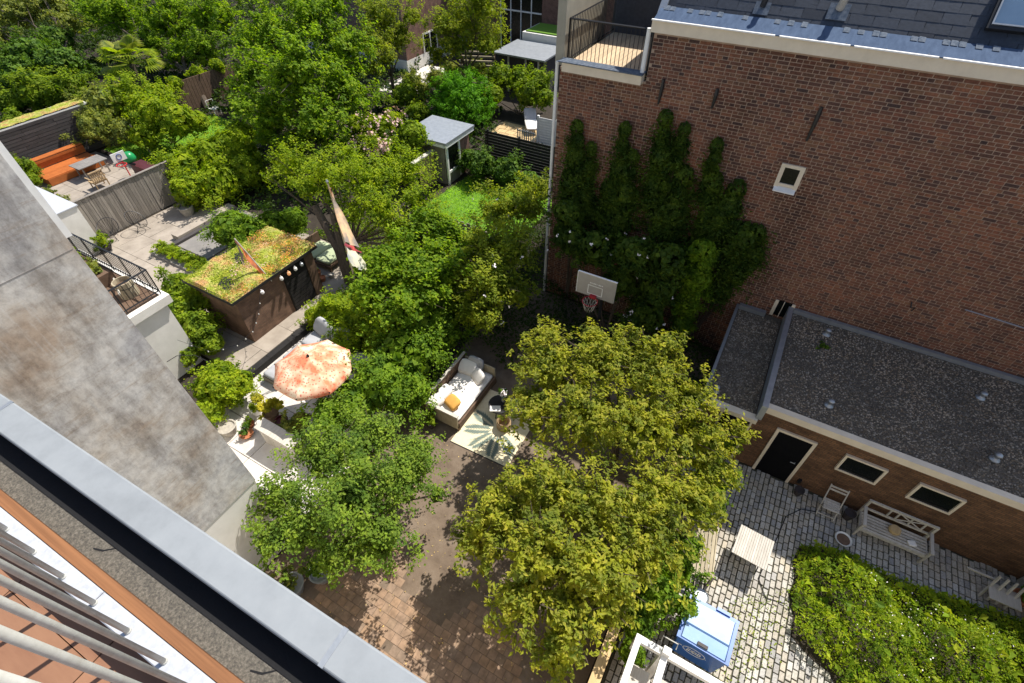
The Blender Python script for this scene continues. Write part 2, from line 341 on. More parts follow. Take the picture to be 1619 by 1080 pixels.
def canopy(blobs, n, L, seed, flat=.85, W=.55, spread=.16, twig=.3, per=34, flaty=1.0, low=-.55, tight=None, gate=1):
    rng = np.random.default_rng(seed); B = np.array(blobs, float); w = B[:, 3]**2; w /= w.sum()
    nc = max(6, n//per); bi = rng.choice(len(B), nc, p=w); d = rng.normal(size=(nc, 3)); d[:, 2] += .25; d /= np.linalg.norm(d, axis=1)[:, None]
    d[:, 2] = np.where(d[:, 2] < low, -d[:, 2], d[:, 2])
    ph = rng.uniform(0, 6, (4,)); lump = 1+.18*np.sin(5*d[:, 0]+ph[0]+bi)+.15*np.sin(6*d[:, 1]+ph[1]+2*bi)+.1*np.sin(7*d[:, 2]+ph[2])
    rad = (1.06-.5*rng.random(nc)**2)*lump; sc = np.array([1, flaty, flat]); r = B[bi, 3]
    cc = B[bi, :3]+d*sc*(rad*r)[:, None]; kf = 4.2/max(.35, min(1.2, float(r.mean())))
    g_ = np.sin(cc[:, 0]*kf+ph[0])+np.sin(cc[:, 1]*kf+ph[1])+np.sin(cc[:, 2]*kf*1.2+ph[2])+.6*np.sin((cc[:, 0]+cc[:, 1])*kf*1.9)
    rad = np.where(g_*gate < -.3, rad*.6, rad) if gate else rad/lump; cc = B[bi, :3]+d*sc*(rad*r)[:, None]
    k = np.repeat(np.arange(nc), per); o = d[k]; m = len(k)
    axis = o*.7+np.array([0, 0, .45])+rng.normal(size=(nc, 3))[k]*.45; axis /= np.linalg.norm(axis, axis=1)[:, None]
    tw = (rng.random(m)-.35)*(np.minimum(twig, r[k]*.45)); sg = np.clip(spread*r[k], .05, .22) if tight is None else tight
    P = cc[k]+axis*sc*tw[:, None]+rng.normal(size=(m, 3))*sc*np.broadcast_to(sg, m)[:, None]*.55
    nn = o*.45+np.array([.12, .38, .8])+rng.normal(size=(m, 3))*.4
    V, F = leaf_quads(P, nn, L, L*W, rng)
    # inner, larger leaves that close the crown
    q = m//7; bj = rng.choice(len(B), q, p=w); e = rng.normal(size=(q, 3)); e /= np.linalg.norm(e, axis=1)[:, None]
    Q = B[bj, :3]+e*sc*(B[bj, 3]*rng.uniform(.1, .62, q))[:, None]
    V2, F2 = leaf_quads(Q, e+rng.normal(size=(q, 3))*.8, L*1.9, L*1.3, rng)
    V = np.concatenate([V, V2]); F = np.concatenate([F, F2+len(F)*4])
    V[:, 2] = np.maximum(V[:, 2], .02); return V, F
def shrub(name, label, cat, blobs, n, L, mat, seed, group=None, blossom=None, **kw):
    c = np.mean([b[:2] for b in blobs], 0); t = thing(name, label, cat, (float(c[0]), float(c[1]), 0), group)
    kw.setdefault('low', -1.2); V, F = canopy([(b[0], b[1], b[2]*.92, b[3]*1.1) for b in blobs], int(n*1.45), L*1.12, seed, **kw); V2, F2 = scales(blobs, seed, kw.get('flat', .85), kw.get('flaty', 1)); npmesh('foliage', np.concatenate([V, V2]), np.concatenate([F, F2+len(V)]), mat, t)
    st = MB(); rr = random.Random(seed)
    for b in blobs:
        st.tube([(c[0], c[1], 0), ((c[0]*.3+b[0]*.7), (c[1]*.3+b[1]*.7), b[2]*.6), b[:3]], [.035, .025, .01], 5)
    st.build('stem', 'bark', t)
    if blossom: flowers(t, blobs, seed+7, *blossom, kw.get('flat', .85), kw.get('flaty', 1))
    return t
def flowers(t, blobs, seed, n, size, mat, flat=.85, flaty=1):
    rng = np.random.default_rng(seed); B = np.array(blobs); w = B[:, 3]**2; bi = rng.choice(len(B), n, p=w/w.sum())
    d = rng.normal(size=(n, 3)); d[:, 2] = np.abs(d[:, 2]); d[:, 1] -= .4; d /= np.linalg.norm(d, axis=1)[:, None]
    c = B[bi, :3]+d*np.array([1, flaty, flat])*(B[bi, 3]*rng.uniform(.95, 1.18, n))[:, None]
    c = np.repeat(c, 5, 0); c = c+rng.normal(size=c.shape)*size*.45
    V, F = leaf_quads(c, np.repeat(d, 5, 0)+rng.normal(size=c.shape)*.5, size, size*.9, rng); npmesh('blossom', V, F, mat, t)
def tree(name, label, base, blobs, n, L, mat, seed, r0=.14, group=None, fork=.45, blossom=None, **kw):
    t = thing(name, label, 'tree', base, group); rr = random.Random(seed)
    V, F = canopy(blobs, n, L, seed, **kw); npmesh('crown', V, F, mat, t)
    top = np.average([b[:3] for b in blobs], axis=0, weights=[b[3] for b in blobs]); zf = max(.7, top[2]*fork)
    fx = (base[0]*.6+top[0]*.4, base[1]*.6+top[1]*.4, zf); tr = MB()
    tr.tube([base, (base[0]*.8+fx[0]*.2+.04, base[1]*.8+fx[1]*.2, zf*.5), fx], [r0*1.25, r0, r0*.85], 9)
    for b in blobs:
        e = Vector(b[:3]); s = Vector(fx); mid = s.lerp(e, .5)+Vector((rr.uniform(-.15, .15), rr.uniform(-.15, .15), rr.uniform(0, .2)))
        tr.tube([s, mid, e], [r0*.55, r0*.32, r0*.12], 6)
        for q in range(4):
            d = Vector((rr.uniform(-1, 1), rr.uniform(-1, 1), rr.uniform(-.2, .9))).normalized()
            tr.tube([mid.lerp(e, rr.random()), e+d*b[3]*.6, e+d*b[3]*1.12], [r0*.18, r0*.11, r0*.04], 4)
    tr.build('trunk', 'bark', t)
    if blossom: flowers(t, blobs, seed+7, *blossom)
    return t
def tufts(poly, n, h, L, mat, name, parent, seed, hill=None, W=.6, up=.6, **props):
    """leaves over a plot; hill(x,y) gives the canopy height"""
    rng = np.random.default_rng(seed); P = np.array(poly); lo, hi = P.min(0), P.max(0); pts = []
    while sum(map(len, pts)) < n:
        q = rng.uniform(lo, hi, (n*2, 2)); ins = np.zeros(len(q), bool); j = len(P)-1
        for i in range(len(P)):
            a, b = P[i], P[j]
            cnd = ((a[1] > q[:, 1]) != (b[1] > q[:, 1])) & (q[:, 0] < (b[0]-a[0])*(q[:, 1]-a[1])/(b[1]-a[1]+1e-9)+a[0]); ins ^= cnd; j = i
        pts.append(q[ins])
    q = np.concatenate(pts)[:n]; z = h*np.ones(n) if hill is None else hill(q[:, 0], q[:, 1])
    z = z*(1-.55*rng.random(n)**2)+.02; c = np.column_stack([q, z])+rng.normal(size=(n, 3))*.03
    nn = np.array([0, 0, up])+rng.normal(size=(n, 3))*.5; V, F = leaf_quads(c, nn, L, L*W, rng); V[:, 2] = np.maximum(V[:, 2], .01)
    return npmesh(name, V, F, mat, parent, **props)
def tiles(name, x0, x1, y0, y1, sx, sy, z, mat, parent, gap=.012, th=.03, seed=1, stagger=0, keep=None):
    cache = {}; rr = random.Random(seed); j = 0; y = y0; off = wloc(parent)
    while y < y1-.01:
        x = x0-(sx*.5 if (stagger and j % 2) else 0)
        while x < x1-.01:
            a, b = max(x, x0)+gap/2, min(x+sx, x1)-gap/2; c_, d = y+gap/2, min(y+sy, y1)-gap/2
            if b-a > .03 and d-c_ > .03 and (keep is None or keep((a+b)/2, (c_+d)/2)):
                k = (round(b-a, 3), round(d-c_, 3))
                if k not in cache: cache[k] = MB().hexa([(-k[0]/2, -k[1]/2, -th), (k[0]/2, -k[1]/2, -th), (k[0]/2, k[1]/2, -th), (-k[0]/2, k[1]/2, -th), (-k[0]/2+.004, -k[1]/2+.004, 0), (k[0]/2-.004, -k[1]/2+.004, 0), (k[0]/2-.004, k[1]/2-.004, 0), (-k[0]/2+.004, k[1]/2-.004, 0)]).mesh(name, mat)
                o = bpy.data.objects.new(name, cache[k]); o.location = Vector(((a+b)/2, (c_+d)/2, z+rr.uniform(-.004, .004)))-off
                o.rotation_euler = (rr.uniform(-.004, .004), rr.uniform(-.004, .004), rr.uniform(-.01, .01)); put(o, parent)
            x += sx
        y += sy; j += 1

# crowns and shrubs as lists of lobes: x, y, z, radius (metres)
VEG = {
'apple_far': [(-3.46,8.43,3.2,1.14),(-2.38,9.08,3.5,1.12),(-1.08,9.45,3.4,1.11),(0.07,9.27,3.1,0.86),(-3.36,7.33,2.7,0.98),(-1.95,7.28,3.3,1.12),(-0.7,7.66,3.3,1.2),(0.57,8.41,2.7,0.92),(1.22,8.13,2.3,0.6),(-4.11,9.44,3.4,0.31),(-2.96,9.74,3.7,0.3),(-1.93,10.21,3.7,0.28),(-0.86,10.36,3.5,0.28),(1.55,9.38,2.5,0.33)],
'apple_near': [(-2.87,4.5,2.6,0.9),(-1.96,5.23,3.0,1.03),(-0.77,5.27,3.2,1.06),(0.28,6.05,3.0,1.03),(0.97,7.02,2.6,0.71),(-2.87,3.8,2.3,0.74),(-1.55,3.83,3.0,1.02),(-0.42,4.09,3.2,0.98),(0.33,4.98,2.8,0.83),(-1.53,2.98,2.5,0.67),(-0.52,3.18,2.8,0.81),(0.12,3.8,2.6,0.58),(-0.48,2.62,2.2,0.52),(-3.4,3.74,2.0,0.32)],
'pear': [(-7.48,2.28,2.4,0.72),(-7.42,3.7,2.4,1.0),(-6.94,4.77,2.2,0.81),(-6.51,1.95,2.4,0.8),(-5.82,2.98,2.8,1.13),(-5.41,4.18,2.3,0.88),(-4.97,2.7,2.3,0.8),(-5.69,1.94,2.0,0.6),(-5.77,5.09,1.9,0.56),(-7.25,1.56,2.0,0.48),(-4.71,4.47,1.6,0.32)],
'hedge': [(-9.09,10.58,1.7,1.09),(-8.83,9.45,1.6,1.13),(-8.51,7.98,1.6,1.19),(-8.39,6.58,1.6,1.05),(-8.61,5.66,1.5,0.79),(-7.77,7.1,1.2,0.84),(-8.29,9.75,1.2,0.8),(-9.06,5.09,1.4,0.6)],
'maple_small': [(-10.14,8.97,2.6,1.01),(-10.11,10.38,3.0,1.14),(-8.95,10.62,3.0,1.03),(-9.42,8.63,2.2,0.88),(-8.88,9.42,2.8,1.0),(-10.84,9.85,2.8,0.83),(-9.81,12.4,2.8,0.89),(-10.75,12.73,3.0,0.91)],
'lowbush': [(-12.9,9.12,0.7,0.87),(-11.47,8.93,0.7,0.89),(-11.4,8.14,0.6,0.68),(-13.48,8.64,0.5,0.53),(-10.58,8.53,0.5,0.5)],
'lilac': [(-8.91,14.79,3.0,1.14),(-8.11,15.39,3.2,0.94),(-8.38,12.64,3.0,1.1),(-7.17,12.72,3.1,1.16),(-6.98,11.1,2.9,1.1),(-6.16,11.36,2.5,0.72),(-8.08,11.3,2.6,0.92),(-7.05,10.34,2.1,0.85),(-8.52,17.16,3.0,0.84)],
'cherry': [(-17.66,12.9,3.5,1.12),(-15.62,12.75,3.8,1.06),(-13.95,13.1,3.8,1.19),(-13.24,14.54,3.6,1.24),(-12.79,12.36,3.4,1.01),(-11.93,13.58,3.3,0.94),(-15.78,14.09,4.0,0.74),(-16.5,12.36,3.2,0.83),(-11.1,13.3,3.0,0.74),(-18.9,13.19,3.5,0.6),(-14.28,12.41,2.8,0.76),(-12.1,12.43,2.6,0.94),(-11.11,12.1,2.4,0.72),(-18.84,12.39,3.0,0.54),(-10.79,13.52,2.4,0.65)],
'bigmaple': [(-28.71,22.14,5.0,2.08),(-25.1,22.45,6.0,2.1),(-23.14,22.5,5.0,1.61),(-27.27,19.08,4.0,1.47),(-22.49,18.15,5.0,2.07),(-21.63,20.02,4.0,1.67),(-23.81,16.99,3.3,1.57),(-21.23,17.52,3.3,1.79),(-21.3,20.4,3.3,1.13),(-21.9,16.45,2.2,1.07),(-32.46,22.93,4.0,1.13),(-25.94,24.49,6.5,1.46),(-24.34,16.57,2.2,0.94),(-20.87,17.64,2.2,0.92),(-26.54,17.35,3.0,0.89)],
'clipped': [(-26.85,12.97,1.2,1.24),(-26.41,14.21,1.3,1.4),(-25.96,15.49,1.4,1.43),(-25.23,12.05,1.0,1.01),(-24.54,13.18,1.0,1.22),(-24.27,14.72,1.0,1.09),(-27.76,17.31,1.2,1.02)],
'roundbush': [(-20.28,10.63,1.1,1.07),(-19.09,10.73,1.1,1.05),(-18.87,11.66,1.1,0.91),(-18.59,12.48,1.0,0.81)],
'shedbush': [(-17.49,6.1,1.1,0.89),(-16.24,5.76,1.0,0.82),(-18.8,6.88,1.1,0.69),(-17.28,6.91,1.2,0.67),(-15.4,5.54,0.8,0.54),(-15.81,4.93,0.6,0.4)],
'wallbush': [(-13.34,4.24,1.0,0.77),(-13.04,3.62,0.7,0.56),(-12.91,4.7,0.9,0.62),(-13.67,4.79,1.0,0.5)],
'yellowpot': [(-11.5,4.6,0.75,0.34),(-11.95,4.67,0.8,0.22),(-11.28,4.85,0.7,0.24)],
'ylbush': [(-10.36,4.34,0.6,0.39),(-10.29,4.79,0.6,0.36)],
'ulA': [(-48.67,24.47,3.5,2.45),(-43.59,25.23,3.5,2.65),(-39.6,25.97,4.0,2.29),(-38.67,23.77,2.6,1.62),(-40.9,23.29,2.0,1.29),(-51.13,24.19,3.5,1.69),(-43.21,22.94,2.6,1.39)],
'ulB': [(-58.26,21.76,3.2,2.36),(-56.99,23.72,3.5,1.98),(-53.64,22.94,2.6,1.52),(-57.67,19.33,2.0,1.31)],
'ulC': [(-51.2,18.29,1.8,1.78),(-47.65,18.62,1.8,1.5),(-49.12,15.82,1.5,1.24),(-53.37,21.36,2.0,1.3)],
'ulD': [(-44.69,15.15,1.4,1.51),(-42.74,16.24,1.6,1.17),(-45.78,13.89,1.0,1.0),(-43.03,12.44,0.8,0.56)],
'olive': [(-36.75,15.23,2.0,1.37),(-35.21,13.51,1.6,1.02),(-33.92,14.29,1.4,0.88),(-36.6,14.19,2.0,0.59)],
'laurel': [(-35.91,16.28,2.0,1.39),(-32.92,15.73,2.0,1.4),(-31.36,16.14,1.8,1.21),(-30.7,16.88,1.6,0.82),(-35.3,17.83,2.0,0.87),(-32.52,14.63,1.2,0.95)],
'fencetop': [(-36.54,19.71,2.0,0.54),(-36.9,21.63,2.0,0.56),(-36.52,23.04,2.2,0.53),(-36.25,18.17,2.0,0.52)],
'birchL': [(-25.98,28.57,5.0,1.56),(-24.85,28.84,4.0,1.37),(-25.37,26.93,4.0,1.33),(-23.82,26.16,3.5,0.91),(-24.2,29.58,5.0,0.9),(-24.5,25.61,3.0,0.8)],
'birchR': [(-20.99,31.39,5.0,1.97),(-20.81,29.51,4.0,1.53),(-19.05,30.5,4.0,1.33),(-21.55,29.34,5.0,1.11),(-19.46,30.57,6.0,1.47),(-22.44,29.68,3.0,0.93)],
'corner': [(-35.01,9.21,0.9,0.74),(-33.98,8.88,0.7,0.5)],
'silver': [(-31.09,8.49,0.5,0.41),(-32.31,8.73,0.5,0.32)],
'ball': [(-19.16,27.28,1.4,1.81)],
'hydrangea': [(-23.7,22.25,0.8,0.89),(-22.04,22.65,0.8,1.08),(-20.97,20.27,0.8,0.94),(-19.45,20.66,0.8,0.82),(-21.26,18.98,0.7,0.64),(-22.21,24.2,0.8,0.71)],
'midbush': [(-23.51,27.11,1.2,0.97),(-21.34,25.55,0.9,0.81),(-16.93,19.67,2.7,0.9),(-17.14,19.14,2.0,0.78),(-17.95,19.09,0.9,0.78),(-18.98,18.51,0.9,0.78)],
'topbush': [(-25.03,29.72,1.0,0.81),(-23.84,31.14,1.0,0.82),(-23.78,33.11,1.2,0.75),(-22.0,33.79,1.2,0.84),(-23.87,29.62,0.8,0.54)],
'farhedge': [(-18.59,31.24,2.0,0.98),(-17.18,31.33,2.0,0.96),(-15.81,31.42,2.0,0.95),(-14.81,30.4,1.5,0.73),(-15.96,30.39,1.5,0.95),(-17.93,29.28,1.5,0.82)],
'darkshrub': [(-14.16,21.65,0.9,0.96),(-12.71,21.87,0.8,0.95),(-15.17,21.94,0.9,0.63),(-10.86,20.9,1.0,0.8)],
'laurelfence': [(0.82,4.24,1.2,0.39),(0.97,5.04,1.3,0.55),(1.06,5.73,1.3,0.54),(0.88,3.74,1.1,0.33),(0.84,4.69,1.2,0.4),(1.21,6.36,1.3,0.43),(1.68,5.17,1.1,0.32)],
'shrubR': [(1.33,8.61,1.5,0.56),(1.26,7.74,1.5,0.45),(1.25,9.97,1.4,0.36)],
'ivy1': [(-5.94,14.75,6.02,0.41),(-5.91,14.75,6.61,0.26),(-5.97,14.75,5.12,0.56),(-5.6,14.75,4.51,0.66),(-5.46,14.75,5.7,0.31),(-5.99,14.75,6.98,0.28),(-5.44,14.75,6.45,0.24)],
'ivy2': [(-4.43,14.75,6.78,0.23),(-4.4,14.75,5.96,0.4),(-4.16,14.75,5.15,0.58),(-4.34,14.75,4.14,0.74),(-4.45,14.75,7.24,0.26),(-4.07,14.75,6.46,0.27),(-4.62,14.75,5.25,0.42)],
'ivy3': [(-3.28,14.75,7.4,0.22),(-3.21,14.75,6.66,0.42),(-3.1,14.75,5.66,0.55),(-2.75,14.75,7.18,0.26),(-2.53,14.75,4.93,0.73),(-2.44,14.75,6.25,0.38),(-3.33,14.75,7.79,0.27),(-2.74,14.75,7.6,0.23)],
'ivy4': [(-1.72,14.75,7.01,0.22),(-1.6,14.75,6.26,0.41),(-0.95,14.75,5.62,0.49),(-0.3,14.75,4.72,0.62),(-1.18,14.75,5.11,0.66),(0.21,14.75,4.31,0.39),(-0.14,14.75,3.57,0.53),(-1.25,14.75,3.92,0.74),(-0.29,14.75,2.72,0.42),(-1.76,14.75,7.33,0.25),(-0.88,14.75,6.25,0.33),(0.05,14.75,5.06,0.34)],
'rose': [(-5.45,13.6,3.94,0.69),(-4.5,13.6,3.75,0.76),(-3.2,13.6,3.95,0.82),(-2.09,13.6,4.1,0.75),(-5.64,13.6,4.73,0.54),(-2.14,13.6,2.93,0.71),(-3.43,13.6,2.69,0.69),(-2.31,13.6,1.57,0.8)],
'climber': [(-1.18,13.9,4.47,0.5),(-1.12,13.9,3.51,0.56),(-1.15,13.9,2.43,0.51),(-1.06,13.9,1.45,0.4)],
}

# ================================================================ THE GROUND
rr = random.Random(5)
boxo('ground', 'soil', (-110, 60, -40, 110, -.5, 0), kind='structure')
boxo('garden_ground', 'garden_earth', (-8.0, .25, .1, 14.8, -.3, .006), kind='structure')
st = boxo('garden_paving', 'garden_earth', (-6.6, -.1, .35, 3.4, -.2, .012), kind='structure')
tiles('paver', -6.6, -.1, .35, 3.4, .215, .215, .019, 'clay_tile', st, .005, .03, 3, 1, lambda x, y: y < 2.75+.45*math.sin(x*2.1)+.25*math.sin(x*5+y) and rr.random() < .985)
litter = tufts([(-7.6, 1), (0, .6), (.2, 7), (-3.5, 8), (-7, 7)], 800, .02, .045, 'leaf_dry', 'leaf_litter', None, 4, kind='stuff')
litter['label'] = 'pale dry leaves and petals fallen on the bare garden earth'; litter['category'] = 'leaf litter'
pt = boxo('patio', 'joint', (-14.0, -8.15, 2.25, 8.2, -.3, .01), kind='structure')
tiles('paving_slab', -14.0, -8.15, 2.25, 8.2, .98, .95, .05, 'pale_paving', pt, .014, .05, 5)
gt = boxo('garden_terrace', 'joint', (-26.5, -14.05, 5.35, 13.0, -.3, .005), kind='structure')
tiles('terrace_slab', -26.5, -14.05, 5.35, 13.0, 1.1, 1.25, .035, 'tan_paving', gt, .008, .05, 6, 1)
ut = boxo('upper_terrace', 'joint', (-36.2, -26.9, 5.5, 13.2, -.3, .005), kind='structure')
tiles('terrace_slab', -36.2, -26.9, 5.5, 13.2, .9, .9, .03, 'tan_paving', ut, .01, .05, 7)
for nm, poly, n, sd_, lab in (('lawn', [(-36, 13.6), (-28.4, 13.6), (-28.6, 20), (-35, 20.4)], 9000, 11, 'bright sunlit lawn behind the orange sofa garden'),
                         ('lawn', [(-15.4, 16.2), (-9.5, 16.2), (-9.5, 21.6), (-15.0, 21.6)], 9000, 12, 'small lawn in front of the little garden house')):
    lw = MB().prism(poly, -.2, .012).build(nm, 'lawn_base', kind='structure')
    gr = tufts(poly, n, .05, .12, 'leaf_grass', 'grass', lw, sd_, W=.2, up=.2, kind='stuff')
st = MB().prism([(-17.3, 26.9), (-14.0, 26.6), (-14.0, 29.2), (-17.1, 29.4)], -.2, .015).build('stone_terrace', 'joint', kind='structure')
tiles('flagstone', -17.0, -14.1, 27.0, 29.1, .62, .5, .045, 'fence_wood', st, .03, .04, 8, 1)
boxo('side_path', 'pale_paving', (-28.3, -25.4, 29.5, 36, -.2, .02), kind='structure')

# courtyard of clinker bricks, long side pointing at the annex
cy = boxo('courtyard', 'joint', (.55, 9.6, .4, 10.48, -.3, .008), kind='structure')
rng = np.random.default_rng(3); cx = []
pxw, pl = .131, .222
for i in range(int(9.0/pxw)):
    x = .6+(i+.5)*pxw; y = .45-(i % 2)*pl*.5+rng.uniform(-.02, .02)
    while y < 10.35:
        l = pl*rng.uniform(.93, 1.06)
        if not (x > 4.5 and y < 5.2): cx.append((x+rng.normal()*.004, y+l/2, .04+rng.uniform(-.007, .009), pxw/2-.010, l/2-.010))
        y += l
cx = np.array(cx); h = np.stack([cx[:, 3], np.round(cx[:, 4]*100)/100, np.full(len(cx), .03)], 1)
inview = (cx[:, 1] > 2.6) & (cx[:, 0] > 1.5) & ~((cx[:, 0] > 3.95) & (cx[:, 1] < 8.7)) & ~((cx[:, 0] < 2.75) & (cx[:, 1] < 5.5))
pieces('clinker_brick', cx[:, :3], h, 'cobble', cy, .93, 'z', inview*100-np.hypot(cx[:, 0], cx[:, 1]))
weeds = tufts([(2.3, 3.4), (4.0, 5.5), (4.0, 7.4), (2.9, 6.6), (2.4, 5.6)], 700, .06, .05, 'leaf_bed', 'paving_weeds', None, 9, kind='stuff')
weeds['label'] = 'little green weeds sprouting between the courtyard bricks'; weeds['category'] = 'weeds'

# ================================================================ OUR OWN ROOF EDGE (below the camera)
RZ = R(1.35)
ob = thing('apartment_building', 'apartment block under the viewer with grey metal roof edge and bitumen gutter', 'building', (0, 0, 0), rotz=RZ)
boxo('facade', 'pale_paving', (-7.9, 26, -9, .088, 0, 12.19), ob, True); boxo('roof_upstand', 'rubber', (-7.5, 8, -.058, .0879, 12.191, 12.30), ob, True)  # facade kept pale and extended unseen to bounce sun onto the brick wall
boxo('roof_edge', 'bitumen', (-7.5, 8, -.0585, .03, 12.302, 12.34), ob, True)
cp = MB(); cp.box(-7.5, 8, .0286, .1025, 12.36, 12.40); cp.box(-7.5, 8, .0905, .1025, 12.28, 12.3595)
co = cp.build('coping', 'coping_metal', ob, True)
for x in (-1.62, -.43, .9): boxo('coping_joint', 'zinc', (x, x+.012, .0282, .1029, 12.398, 12.4012), ob, True); bv = co.modifiers.new('bevel', 'BEVEL'); bv.width = .004; bv.segments = 2
boxo('upstand', 'rubber', (-7.5, 8, .034, .088, 12.3405, 12.3595), ob, True); boxo('gutter_shade', 'rubber', (-7.5, 8, -.0145, .0335, 12.3402, 12.3425), ob, True)  # thin black sheet on the gutter paints in the coping's shadow
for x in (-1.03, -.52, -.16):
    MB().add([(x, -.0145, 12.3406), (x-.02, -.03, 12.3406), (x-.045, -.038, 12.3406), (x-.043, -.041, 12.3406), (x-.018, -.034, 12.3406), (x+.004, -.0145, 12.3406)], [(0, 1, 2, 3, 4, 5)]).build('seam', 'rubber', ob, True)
cb = boxo('edge_board', 'cedar', (-7.5, 8, -.0815, -.059, 12.25, 12.37), ob, True)
tf = thing('terrace_floor', 'orange wooden terrace tiles seen between the railing bars', 'terrace floor', (0, 0, 12.2), rotz=RZ)
del tf['category']; del tf['label']; tf['kind'] = 'structure'
boxo('sub_floor', 'black_metal', (-3.2, 1.2, -1.6, -.0825, .0, .055), tf, True)
for i in range(-9, 4):
    for j in range(5):
        y1 = -.086-(.102 if j else 0)-(j-1)*.303*(j > 0); y0 = (-.186 if j == 0 else y1-.3)
        boxo('floor_tile', 'terrace_wood', (i*.303+.03, i*.303+.33, y0, y1, .056, .1), tf, True)
rl = thing('railing', 'galvanised railing with round upright bars on a white base plate', 'railing', (0, 0, 12.3), rotz=RZ)
for a, b in ((-4, -.93), (-.928, 1.3)): 
    o = boxo('base_plate', 'plate_white', (a, b, -.1205, -.083, .05, .08), rl, True); bv = o.modifiers.new('bevel', 'BEVEL'); bv.width = .002
bm = MB().tube([(0, 0, 0), (0, 0, .98)], .0052, 12).mesh('baluster', 'galvanised', smooth=True)
bs = MB().lathe((0, 0, 0), [(.0068, 0), (.0066, .003), (.0054, .005)], 12).mesh('weld_collar', 'galvanised')
for i in range(34):
    o = bpy.data.objects.new('baluster', bm); o.location = (-3.354+i*.1105, -.1053, .08); put(o, rl)
    c_ = bpy.data.objects.new('weld_collar', bs); c_.location = (0, 0, 0); put(c_, o)
boxo('handrail', 'galvanised', (-4, 1.3, -.125, -.085, 1.06, 1.075), rl, True)

# ================================================================ NEIGHBOUR BUILDING, LEFT
nb = thing('neighbour_house', 'tall house on the left with a weathered grey blank side wall above white', 'building', (-8.03, 1, 0))
MB().hexa([(-13.4, -9, 3), (-8.03, -9, 3), (-8.03, 2.18, 3), (-13.4, 2.18, 3), (-13.4, -9, 15), (-8.03, -9, 15), (-8.03, 1.92, 15), (-13.4, 1.92, 15)]).build('side_wall', 'weathered_wall', nb)
boxo('ground_floor', 'white_render', (-13.38, -8.05, -9, 2.165, 0, 2.998), nb)
MB().hexa([(-9, 2.02, 9.65), (-8.06, 2.02, 9.65), (-8.06, 2.125, 9.65), (-9, 2.125, 9.65), (-9, 1.9, 15), (-8.06, 1.9, 15), (-8.06, 2.01, 15), (-9, 2.01, 15)]).build('corner_trim', 'white_paint', nb)
boxo('wall_seam', 'grey_slab', (-8.031, -8.026, -2, 2.02, 9.50, 9.508), nb)
ext = thing('white_extension', 'white rendered house extension carrying a balcony with black railing', 'building', (-19.5, 3.5, 0))
boxo('wall', 'white_render', (-23.5, -15.85, -2, 5.2, 0, 2.75), ext)
boxo('balcony_slab', 'white_render', (-23.4, -15.72, 1, 5.38, 2.755, 3.05), ext)
boxo('floor', 'brown_wood', (-23.2, -15.95, 1.1, 5.2, 3.052, 3.08), ext)
boxo('upper_wall', 'white_render', (-23.4, -14, -3, 1.0, 3.06, 13), ext)
ra = thing('balcony_railing', 'black slatted balcony railing on the white extension', 'railing', (-18, 5.2, 3.08))
for a, b in (((-21.6, 5.26), (-15.95, 5.26)), ((-15.95, 5.26), (-15.95, 3.2))):
    MB().tube([(*a, 4.02), (*b, 4.02)], .035, 4).build('top_rail', 'black_metal', ra); MB().tube([(*a, 3.2), (*b, 3.2)], .025, 4).build('bottom_rail', 'black_metal', ra)
    n = int(math.hypot(a[0]-b[0], a[1]-b[1])/.13)
    for i in range(n+1):
        x = a[0]+(b[0]-a[0])*i/n; y = a[1]+(b[1]-a[1])*i/n; p = i % 8 == 0
        MB().tube([(x, y, 3.08), (x, y, 4.0)], .028 if p else .012, 4).build('post' if p else 'baluster', 'black_metal', ra)
bk = thing('wooden_tub', 'round slatted wooden tub on the balcony corner', 'tub', (-16.75, 4.75, 3.08))
for i in range(18):
    a = 2*math.pi*i/18; MB(Matrix.Translation((-16.75, 4.75, 3.08)) @ Matrix.Rotation(a, 4, 'Z')).box(.24, .27, -.042, .042, 0, .55).build('stave', 'bench_wood', bk)
MB().lathe((-16.75, 4.75, 3.1), [(.235, 0), (.235, .38)], 14).build('soil_fill', 'brown_wood', bk)
MB().ring((-16.75, 4.75, 3.45), .277, .01, 18).build('hoop', 'black_metal', bk)
for x, y, l, w in ((-18.2, 4.7, 'dark planter box holding grasses beside the wooden tub', 'leaf_olive'), (-19.4, 4.75, 'dark planter box with leafy herbs in the middle of the balcony', 'leaf_mid'), (-20.5, 4.75, 'dark planter box with bright shoots at the far balcony end', 'leaf_lime')):
    t = thing('balcony_planter', l, 'planter', (x, y, 3.08), 'planters on the balcony')
    q = MB(); q.box(x-.45, x+.45, y-.28, y+.28, 3.08, 3.5); q.build('box', 'brown_wood', t)
    for k in (-1, 1): boxo('rim', 'black_wood', (x-.47, x+.47, y+k*.29-.025, y+k*.29+.025, 3.46, 3.53), t)
    V, F = canopy([(x-.15, y, 3.65, .28), (x+.2, y, 3.6, .25)], 500, .10, int(-x*7), W=.3); npmesh('foliage', V, F, w, t)
MB().tube([(-17.9, 4.95, 3.2), (-16.2, 4.35, 3.6)], .03, 6).build('pole', 'pale_wood', None)
tag(bpy.data.objects['pole'], 'pale wooden pole lying across the balcony next to the tub', 'pole')
wb = thing('white_outbuilding', 'low white rendered outbuilding at the end of the board fence', 'outbuilding', (-28, 6.3, 0))
boxo('wall', 'white_render', (-30.5, -25.7, 4.2, 7.55, 0, 2.25), wb); boxo('roof', 'plate_white', (-30.55, -25.65, 4.15, 7.6, 2.252, 2.3), wb)
MB().tube([(-15.8, 4.2, .9), (-15.45, 4.45, 1.15), (-14.9, 4.75, 1.2), (-14.5, 4.9, .9), (-14.45, 4.9, 0)], .012, 5).build('wire_arch', 'black_metal', None)
